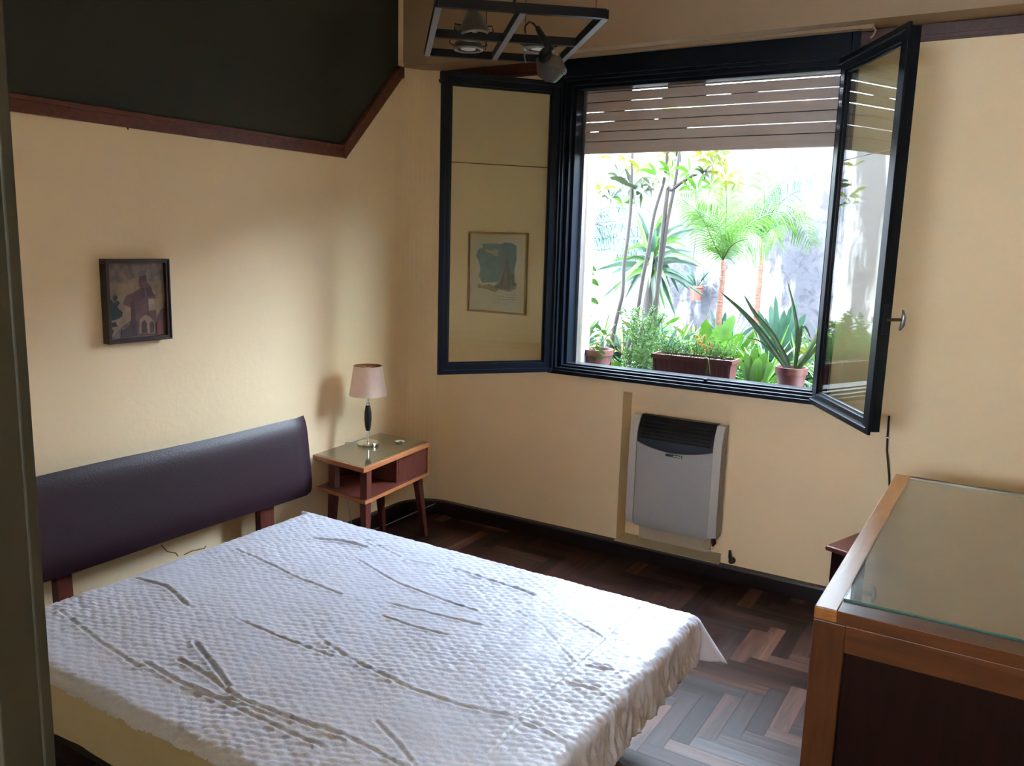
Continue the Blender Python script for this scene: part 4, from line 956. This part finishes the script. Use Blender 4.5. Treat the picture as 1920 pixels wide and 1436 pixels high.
# slender umbrella-leaf tree stems
def umbrella_tree(label, stems, whorls, Y):
    base = stems[0][0]; bp = GX(*base, Y); bp.z = 0.45
    t = thing('umbrella_tree', bp, label, 'tree', 'slim umbrella trees behind the window')
    for st_, r in [(s, rr) for s, rr in stems_r(stems)]:
        pts = [GX(x, y, Y) for x, y in st_]; b0 = pts[0].copy(); b0.z = 0.45; b0.x -= 0.05
        mb = MB(); taper(mb, smooth_pts([b0]+pts, 4), r, r*0.55); mb.build('stem', M['bark'], t, smooth=True)
    mb = MB()
    for (x, y, R, mi) in whorls:
        c = GX(x, y, Y); whorl(mb, c, R*0.3342/1568*1.18*Y*1.05, rg.choice((6, 7, 7, 8)), mi, ph=rg.uniform(0, 1))
    if whorls: mb.build('foliage', [M['lf_yel'], M['lf_green'], M['lf_dark']], t, smooth=True)
def stems_r(st): return [(s, 0.016) for s in st]
umbrella_tree('thin grey-stemmed tree at the left of the garden with pale yellow and olive leaves', [[(260, 1150), (300, 960), (322, 860), (330, 700), (350, 560), (368, 380), (372, 240), (376, 60), (380, -160)]],
              [(205, 285, 90, 0), (375, 270, 110, 2), (430, 300, 80, 2), (325, 360, 60, 1), (190, 110, 60, 0), (420, 165, 70, 0), (380, -60, 120, 2), (255, 330, 60, 2), (300, 210, 70, 2), (170, 320, 55, 0), (480, 260, 60, 2), (340, 120, 60, 0)], 5.15)
umbrella_tree('tall thin tree leaning right with bright green leaves at the shutter edge', [[(350, 1190), (400, 1000), (432, 800), (470, 600), (500, 420), (555, 230), (572, 60), (585, -160)]],
              [(515, 205, 85, 1), (590, 185, 80, 1), (575, 90, 80, 0), (640, 60, 80, 2), (580, -80, 130, 1)], 5.05)
umbrella_tree('straight dark-stemmed tree in front of the yucca with yellow-green leaves spreading right', [[(370, 1200), (420, 1090), (500, 930), (530, 760), (575, 460), (612, 270), (640, 80), (665, -150)], [(560, 400), (600, 290), (700, 215), (790, 175)]],
              [(700, 190, 80, 1), (830, 140, 95, 0), (740, 285, 85, 1), (900, 215, 95, 0), (690, 270, 50, 1), (860, 80, 70, 0), (665, -100, 140, 1), (780, 195, 55, 2), (960, 250, 60, 0), (820, 260, 60, 1), (770, 90, 60, 0)], 4.95)

# yucca
yc = GX(490, 650, 5.6); YT = thing('yucca', (yc.x-0.06, 5.6, 0.45), 'spiky blue-green yucca on a thick stem behind the thin trees', 'yucca')
mb = MB(); taper(mb, smooth_pts([(yc.x-0.08, 5.6, 0.45), GX(450, 1120, 5.6), GX(470, 900, 5.6), yc], 4), 0.05, 0.035, 9); mb.build('trunk', M['bark'], YT, smooth=True)
mb = MB(); sc_ = 0.3342/1568*5.6*1.22
tips = [(385, 400), (440, 430), (510, 510), (590, 350), (745, 505), (720, 640), (790, 720), (700, 850), (640, 870), (560, 960), (620, 1000), (470, 920), (430, 930), (330, 910), (200, 900), (270, 850), (165, 740), (250, 760), (330, 640), (300, 560), (560, 450), (660, 560), (780, 890), (500, 980), (560, 400), (680, 700), (390, 820), (600, 930)]
n0 = len(tips); tips = tips+[(490+(x-490)*rg.uniform(0.6, 1.0)+rg.uniform(-35, 35), 650+(y-650)*rg.uniform(0.6, 1.0)+rg.uniform(-35, 35)) for x, y in tips]
for k, (x, y) in enumerate(tips):
    tp_ = GX(x, y, 5.6+rg.uniform(-0.35, 0.35)); c = yc+Vector((0, 0, rg.uniform(-0.12, 0.06))); mid = c.lerp(tp_, 0.5)+Vector((0, 0, 0.04))
    blade(mb, [c, mid, tp_], 0.030 if k >= n0 else 0.042, Vector((0, 1, 0.2)).cross(tp_-c), 0.3, 0.7, 0 if k % 3 else 1)
mb.build('leaves', [M['lf_blue'], M['lf_green']], YT, smooth=True)

# feathery palm at the far left
fp = GX(60, 520, 6.2); T_ = thing('feather_palm', (fp.x-0.5, 6.2, 0.45), 'pale teal feathery palm fronds reaching in from the left edge of the garden', 'palm')
mb = MB(); taper(mb, smooth_pts([(fp.x-0.5, 6.2, 0.45), (fp.x-0.48, 6.2, 1.2), (fp.x-0.3, 6.2, fp.z)], 4), 0.06, 0.05); mb.build('trunk', M['barkred'], T_, smooth=True)
mb = MB(); b = Vector((fp.x-0.3, 6.2, fp.z))
for P_ in ([(180, 400), (330, 390), (470, 460)], [(200, 470), (350, 470), (520, 580)], [(180, 560), (330, 560), (440, 680)], [(160, 620), (280, 620), (340, 720)], [(160, 330), (280, 290), (420, 330)], [(150, 480), (260, 520), (400, 640)]):
    frond(mb, [b]+[GX(x, y, 6.2+rg.uniform(-0.3, 0.3)) for x, y in P_], 0.26, 46, 0.7, 0, 0.0075)
mb.build('fronds', M['lf_mist'], T_, smooth=True)

# palms
def palm(label, cxy, Y, trunk, fronds, ll, tm, fm, tr=0.024):
    c = GX(*cxy, Y); t = thing('palm', (GX(*trunk[0], Y).x, Y, 0.45), label, 'palm')
    pts = [GX(x, y, Y) for x, y in trunk]; b0 = pts[0].copy(); b0.z = 0.45
    mb = MB(); taper(mb, smooth_pts([b0]+pts, 4), tr, tr*0.6, 9); mb.build('trunk', M[tm], t, smooth=True)
    mb = MB()
    for k, f in enumerate(fronds):
        yy = rg.uniform(-0.35, 0.35); frond(mb, [c]+[GX(x, y, Y+yy*(i+1)/len(f)) for i, (x, y) in enumerate(f)], ll, 34, 0.4, k % 2 if len(fm) > 1 else 0, 0.009)
    mb.build('fronds', [M[f] for f in fm], t, smooth=True)
palm('bright green palm on a reddish trunk in the middle of the garden', (885, 680), 5.75, [(860, 1030), (872, 880), (885, 760), (885, 680)],
     [[(870, 520), (800, 440), (735, 400)], [(900, 480), (905, 350), (900, 250)], [(920, 520), (1000, 400), (1040, 300)], [(950, 560), (1100, 440), (1330, 395)], [(930, 600), (1030, 560), (1140, 610)], [(860, 560), (850, 500), (800, 470)], [(890, 560), (960, 440), (960, 330)], [(870, 480), (820, 330), (780, 290)], [(840, 600), (760, 430), (640, 330)]], 0.20, 'barkred', ['lf_palm', 'lf_green'])
palm('paler palm with drooping fronds near the right garden wall', (1105, 560), 6.5, [(1075, 950), (1090, 800), (1100, 660), (1105, 560)],
     [[(1115, 420), (1115, 300), (1100, 190)], [(1140, 440), (1240, 330), (1375, 265)], [(1160, 460), (1280, 440), (1385, 600)], [(1130, 430), (1200, 400), (1340, 400)], [(1150, 420), (1160, 320), (1190, 290)], [(1090, 500), (1050, 440), (1000, 330)], [(1120, 540), (1160, 500), (1190, 560)]], 0.20, 'barkred', ['lf_palm', 'lf_teal'])

# hanging pot on the garden wall
hp_ = GX(735, 865, 6.9); HP = thing('wall_pot', (hp_.x, 6.9, hp_.z-0.06), 'little red pot with a fern hanging on the garden wall', 'plant pot')
mb = MB(); mb.lathe([(0, -0.06), (0.045, -0.06), (0.058, 0.045), (0.065, 0.045), (0.065, 0.062), (0.055, 0.062), (0.05, 0.035), (0, 0.035)], hp_, seg=24); mb.build('pot', M['clayL'], HP, smooth=True, autos=40)
mb = MB()
for k in range(26):
    a = rg.uniform(0, 2*PI); L_ = rg.uniform(0.12, 0.30); t_ = hp_+Vector((math.cos(a)*L_, -abs(math.sin(a))*L_*0.4, rg.uniform(0.0, 0.26))); blade(mb, [hp_+Vector((0, 0, 0.04)), hp_.lerp(t_, 0.6)+Vector((0, 0, 0.07)), t_], 0.014, (0, 0.3, 1))
mb.build('fern', M['lf_teal'], HP, smooth=True)
mb = MB(); mb.tube([hp_+Vector((-0.062, 0, 0.055)), hp_+Vector((-0.03, 0.06, 0.9))], 0.004, 5); mb.tube([hp_+Vector((0.062, 0, 0.055)), hp_+Vector((-0.03, 0.06, 0.9))], 0.004, 5); mb.build('hanger', M['cord'], HP)

# low planting: nobody could count it
mb = MB()
def tuft(c, R, n, w, mi, up=1.0):
    for k in range(n):
        a = rg.uniform(0, 2*PI); e = rg.uniform(0.1, 1.3); L_ = R*rg.uniform(0.5, 1.0); d_ = Vector((math.cos(a)*math.cos(e), math.sin(a)*math.cos(e), math.sin(e)*up))
        t_ = c+d_*L_+Vector((0, 0, -0.25*L_*math.cos(e))); blade(mb, [c, c+d_*L_*0.55, t_], w*rg.uniform(0.7, 1.3), Vector((rg.uniform(-1, 1), rg.uniform(-1, 1), 0.3)), 0.15, 0.7, mi)
for k in range(300):
    x = rg.uniform(-3.9, 0.1); y = rg.uniform(4.75, 6.6); z = 0.50+0.42*rg.random()
    mi = rg.choice((0, 0, 1, 2, 3, 3)); tuft(Vector((x, y, z)), rg.uniform(0.25, 0.42), 16, rg.uniform(0.012, 0.05), mi)
tag(mb.build('ground_foliage', [M['lf_green'], M['lf_yel'], M['lf_teal'], M['lf_blue']], smooth=True), 'dense mixed green undergrowth covering the garden bed', 'undergrowth', kind='stuff')

def leafy(name, label, cat, c, leaves, w, m_, st=None):
    t = thing(name, c, label, cat); mb = MB()
    for (x, y, dy, ww) in leaves:
        tp_ = GX(x, y, c.y+dy); b = Vector(c); b.z = max(b.z, 0.8); mid = b.lerp(tp_, 0.55)+Vector((0, 0, 0.05))
        blade(mb, [b, mid, tp_], ww, Vector((0, 1, 0.4)).cross(tp_-b), 0.15, 0.5, 0, 0.12)
    mb.build('leaves', m_, t, smooth=True)
c = GX(800, 1190, 4.75); c.z = 0.45; leafy('broad_leaf_plant', 'broad-leaved bright green plant behind the long planter', 'plant', c, [(790, 1010, 0, 0.11), (870, 1040, 0.1, 0.10), (950, 985, 0.15, 0.10), (1000, 1090, 0, 0.10), (930, 1130, -0.1, 0.09), (850, 1080, -0.1, 0.10), (740, 1080, 0.1, 0.09)], 0.1, M['lf_green'])
c = GX(1060, 1330, 4.70); c.z = 0.45; leafy('broad_leaf_plant', 'yellow-green strappy leaves low between the planter and the snake plant', 'plant', c, [(1010, 1200, 0, 0.06), (1060, 1170, 0, 0.06), (1130, 1200, 0, 0.07), (1170, 1260, 0, 0.07), (1090, 1230, -0.05, 0.07), (970, 1250, 0, 0.05)], 0.1, M['lf_palm'])
c = GX(1200, 1180, 5.3); c.z = 0.45; leafy('shrub', 'blue-green leafy shrub behind the snake plant', 'shrub', c, [(x_, y_, d_, w_*0.45) for x_, y_, d_, w_ in [(1060, 1150, 0, 0.1), (1120, 1000, 0, 0.1), (1200, 1000, 0.1, 0.1), (1270, 930, 0, 0.1), (1350, 1040, 0, 0.1), (1300, 1000, 0.1, 0.1), (1160, 1090, 0, 0.1)]]+[(x_, y_, d_, w_*0.55) for x_, y_, d_, w_ in [(1080, 960, 0, 0.12), (1150, 930, 0.1, 0.12), (1230, 960, 0, 0.12), (1300, 905, 0.1, 0.12), (1350, 980, 0, 0.12), (1110, 1080, -0.1, 0.14), (1330, 1090, 0, 0.12), (1250, 1040, -0.1, 0.1), (1180, 880, 0, 0.08), (1040, 1020, 0, 0.1)]], 0.1, M['lf_teal'])
# asparagus fern tall clump
ac = GX(450, 1150, 4.62); ac.z = 0.45; AF = thing('asparagus_fern', ac, 'airy lime green fern clump between the left pot and long planter', 'fern')
mb = MB()
for k in range(46):
    tx, ty = rg.uniform(300, 560), rg.uniform(940, 1260); tp_ = GX(tx, ty, 4.62+rg.uniform(-0.15, 0.15)); b = Vector((ac.x+rg.uniform(-0.12, 0.12), 4.62, 0.75)); P_ = smooth_pts([b, b.lerp(tp_, 0.6)+Vector((0, 0, 0.05)), tp_], 8)
    mb.tube(P_, 0.0018, 4)
    for i in range(4, len(P_)):
        for s in range(4):
            d_ = Vector((rg.uniform(-1, 1), rg.uniform(-1, 1), rg.uniform(-0.5, 0.9))).normalized()*rg.uniform(0.02, 0.045); blade(mb, [P_[i], P_[i]+d_*0.5, P_[i]+d_], 0.006, (0, 0.4, 1))
mb.build('fronds', M['lf_palm'], AF, smooth=True)

# pots on the outer sill
SY = YO+0.14; SO = 0.885
def round_pot(name, label, pxa, pxb, pyr, m_, grp=None):
    a = at(pxa, pyr, y=SY); b = at(pxb, pyr, y=SY); cx_ = (a.x+b.x)/2; R = (b.x-a.x)/2*0.93; zt_ = (a.z+b.z)/2-0.005
    t = thing(name, (cx_, SY, SO), label, 'plant pot'); H_ = zt_-SO
    mb = MB(); mb.lathe([(0, 0), (R*0.68, 0), (R*0.90, H_*0.80), (R, H_*0.80), (R, H_), (R*0.90, H_), (R*0.86, H_*0.85), (0, H_*0.86)], (cx_, SY, SO), seg=32); p = mb.build('pot', m_, t, smooth=True, autos=35)
    mb = MB(); mb.lathe([(0, H_*0.86), (R*0.86, H_*0.86), (R*0.5, H_*0.90), (0, H_*0.91)], (cx_, SY, SO), seg=24, cap=False); mb.build('soil', M['soil'], t, smooth=True)
    return t, Vector((cx_, SY, SO+H_*0.88)), R
t, c, R = round_pot('plant_pot', 'terracotta pot with trailing vine at the left end of the outer sill', 1090, 1150, 652, M['clayL'])
mb = MB()
for pts in ([(100, 1160), (75, 1060), (65, 950), (75, 850), (100, 750)], [(120, 1160), (105, 1000), (110, 860), (140, 760)], [(190, 1165), (240, 1100), (280, 1040)], [(160, 1170), (190, 1180), (200, 1230)], [(130, 1160), (150, 1080), (190, 1030)]):
    mb.tube(smooth_pts([c]+[GX(x, y, SY-0.06 if y > 1170 else SY) for x, y in pts], 4), 0.0028, 5)
mb.build('stem', M['stem'], t, smooth=True)
mb = MB()
for (x, y, s_) in [(80, 740, 40), (130, 750, 38), (160, 810, 36), (65, 800, 36), (160, 915, 34), (125, 990, 26), (150, 730, 30), (60, 900, 22), (180, 1060, 28), (215, 1090, 24), (140, 1080, 24), (100, 1100, 20), (160, 1200, 26), (190, 1225, 26), (150, 1230, 24), (180, 1180, 24), (205, 1200, 20), (240, 1140, 22), (110, 1140, 24)]:
    p = GX(x, y, SY-(0.09 if y > 1170 else 0)); k = s_*0.3342/1568*SY*1.2; oval(mb, p-Vector((k*0.6, 0, -k*0.4)), p+Vector((k*0.7, 0.01, -k*0.4)), k*0.85, (0.4, 0.2, 1))
mb.build('leaves', M['lf_palm'], t, smooth=True)

# long planter
a = at(1222, 663, y=SY-0.06); b = at(1374, 676, y=SY-0.06); px0, px1 = a.x, b.x; zr = (a.z+b.z)/2+0.0
LPn = thing('long_planter', ((px0+px1)/2, SY, SO), 'long rectangular maroon planter in the middle of the outer sill', 'planter')
mb = MB(); i_ = 0.018
def ringv(x0, x1, y0, y1, z): return [(x0, y0, z), (x1, y0, z), (x1, y1, z), (x0, y1, z)]
lv = [ringv(px0+i_, px1-i_, SY-0.05, SY+0.05, SO), ringv(px0+0.008, px1-0.008, SY-0.062, SY+0.062, zr-0.022), ringv(px0, px1, SY-0.07, SY+0.07, zr-0.022), ringv(px0, px1, SY-0.07, SY+0.07, zr), ringv(px0+0.01, px1-0.01, SY-0.06, SY+0.06, zr), ringv(px0+0.012, px1-0.012, SY-0.058, SY+0.058, zr-0.02)]
vs_ = sum(lv, []); fs = [(i*4+k, i*4+(k+1)%4, (i+1)*4+(k+1)%4, (i+1)*4+k) for i in range(5) for k in range(4)]+[(3, 2, 1, 0), (20, 21, 22, 23)]
mb.add(vs_, fs)
for k in range(14):
    x = px0+0.02+(px1-px0-0.04)*k/13; mb.bar((x, SY-0.0525, SO+0.01), (x, SY-0.0635, zr-0.03), 0.006, 0.004, (0, 1, 0))
mb.build('planter_box', M['clayD'], LPn)
mb = MB(); mb.box((px0+0.013, SY-0.057, zr-0.02), (px1-0.013, SY+0.057, zr-0.012)); mb.build('soil', M['soil'], LPn)
mb = MB()
for k in range(90):
    bx = rg.uniform(px0+0.02, px1-0.02); b_ = Vector((bx, SY+rg.uniform(-0.04, 0.04), zr-0.012)); L_ = rg.uniform(0.05, 0.15); d_ = Vector((rg.uniform(-0.8, 0.8), rg.uniform(-0.4, 0.4), 1)).normalized(); t_ = b_+d_*L_
    mb.tube([b_, b_.lerp(t_, 0.5), t_], 0.0013, 4)
    for s in range(9):
        q = b_.lerp(t_, rg.uniform(0.3, 1)); e = Vector((rg.uniform(-1, 1), rg.uniform(-1, 1), rg.uniform(-0.4, 0.8))).normalized()*rg.uniform(0.01, 0.025); blade(mb, [q, q+e*0.5, q+e], 0.005, (0, 0.4, 1))
mb.build('sprigs', M['lf_palm'], LPn, smooth=True)
mb = MB(); s1 = Vector((GX(800, 1170, SY-0.03).x, SY-0.03, zr-0.015)); mb.tube(smooth_pts([s1, s1+Vector((0.0, -0.01, 0.03)), GX(790, 1150, SY-0.05)], 3), 0.002, 5)
for (x, y) in ((790, 1330), (810, 1320)):
    mb.tube(smooth_pts([s1+Vector((0, 0, 0.004)), s1+Vector((0, -0.045, 0.02)), GX(800, 1240, SY-0.078), GX(x, y, SY-0.072)], 4), 0.0035, 6)
mb.build('stem', M['stem'], LPn, smooth=True)
for (x, y) in ((750, 1130), (780, 1110), (775, 1160), (810, 1150), (790, 1185), (825, 1175), (740, 1110), (760, 1145)):
    p = GX(x, y, SY-0.05+rg.uniform(-0.02, 0.02)); mb = MB()
    for k in range(5):
        a_ = 2*PI*k/5+rg.random(); e = Vector((math.cos(a_), -0.3, math.sin(a_)))*0.011; blade(mb, [p-e*0.1, p+e*0.6, p+e], 0.009, e.cross(Vector((0, 1, 0))), 0.1, 0.5)
    mb.build('flower', M['flower'], LPn, smooth=True)

# snake plant
t, c, R = round_pot('plant_pot', 'round maroon pot with tall snake plant at the right end of the outer sill', 1452, 1518, 686, M['clayD'])
mb = MB()
for pts, w in (([(1225, 1265), (1130, 1130), (1010, 985), (868, 858)], 0.042), ([(1250, 1262), (1175, 1120), (1070, 990), (1000, 872)], 0.038), ([(1300, 1268), (1303, 1120), (1285, 960), (1245, 795)], 0.026),
               ([(1310, 1268), (1313, 1150), (1322, 1062), (1350, 1060), (1378, 1125)], 0.026), ([(1215, 1262), (1150, 1190), (1080, 1130), (985, 1115)], 0.012), ([(1320, 1262), (1380, 1160), (1450, 1040), (1500, 900)], 0.034), ([(1330, 1265), (1400, 1180), (1460, 1100)], 0.026), ([(1265, 1264), (1230, 1200), (1180, 1130)], 0.020)):
    P_ = [GX(x, y, SY+0.0) for x, y in pts]; b0 = P_[0].lerp(c, 0.5); b0.z = c.z
    blade(mb, [b0]+P_[1:], w*0.78, (0.8, 0.2, 0.5) if w > 0.03 else (1, 0.1, 0.1), 0.3, 0.6, 0, 0.55)
mb.build('leaves', M['lf_snake'], t, smooth=True)
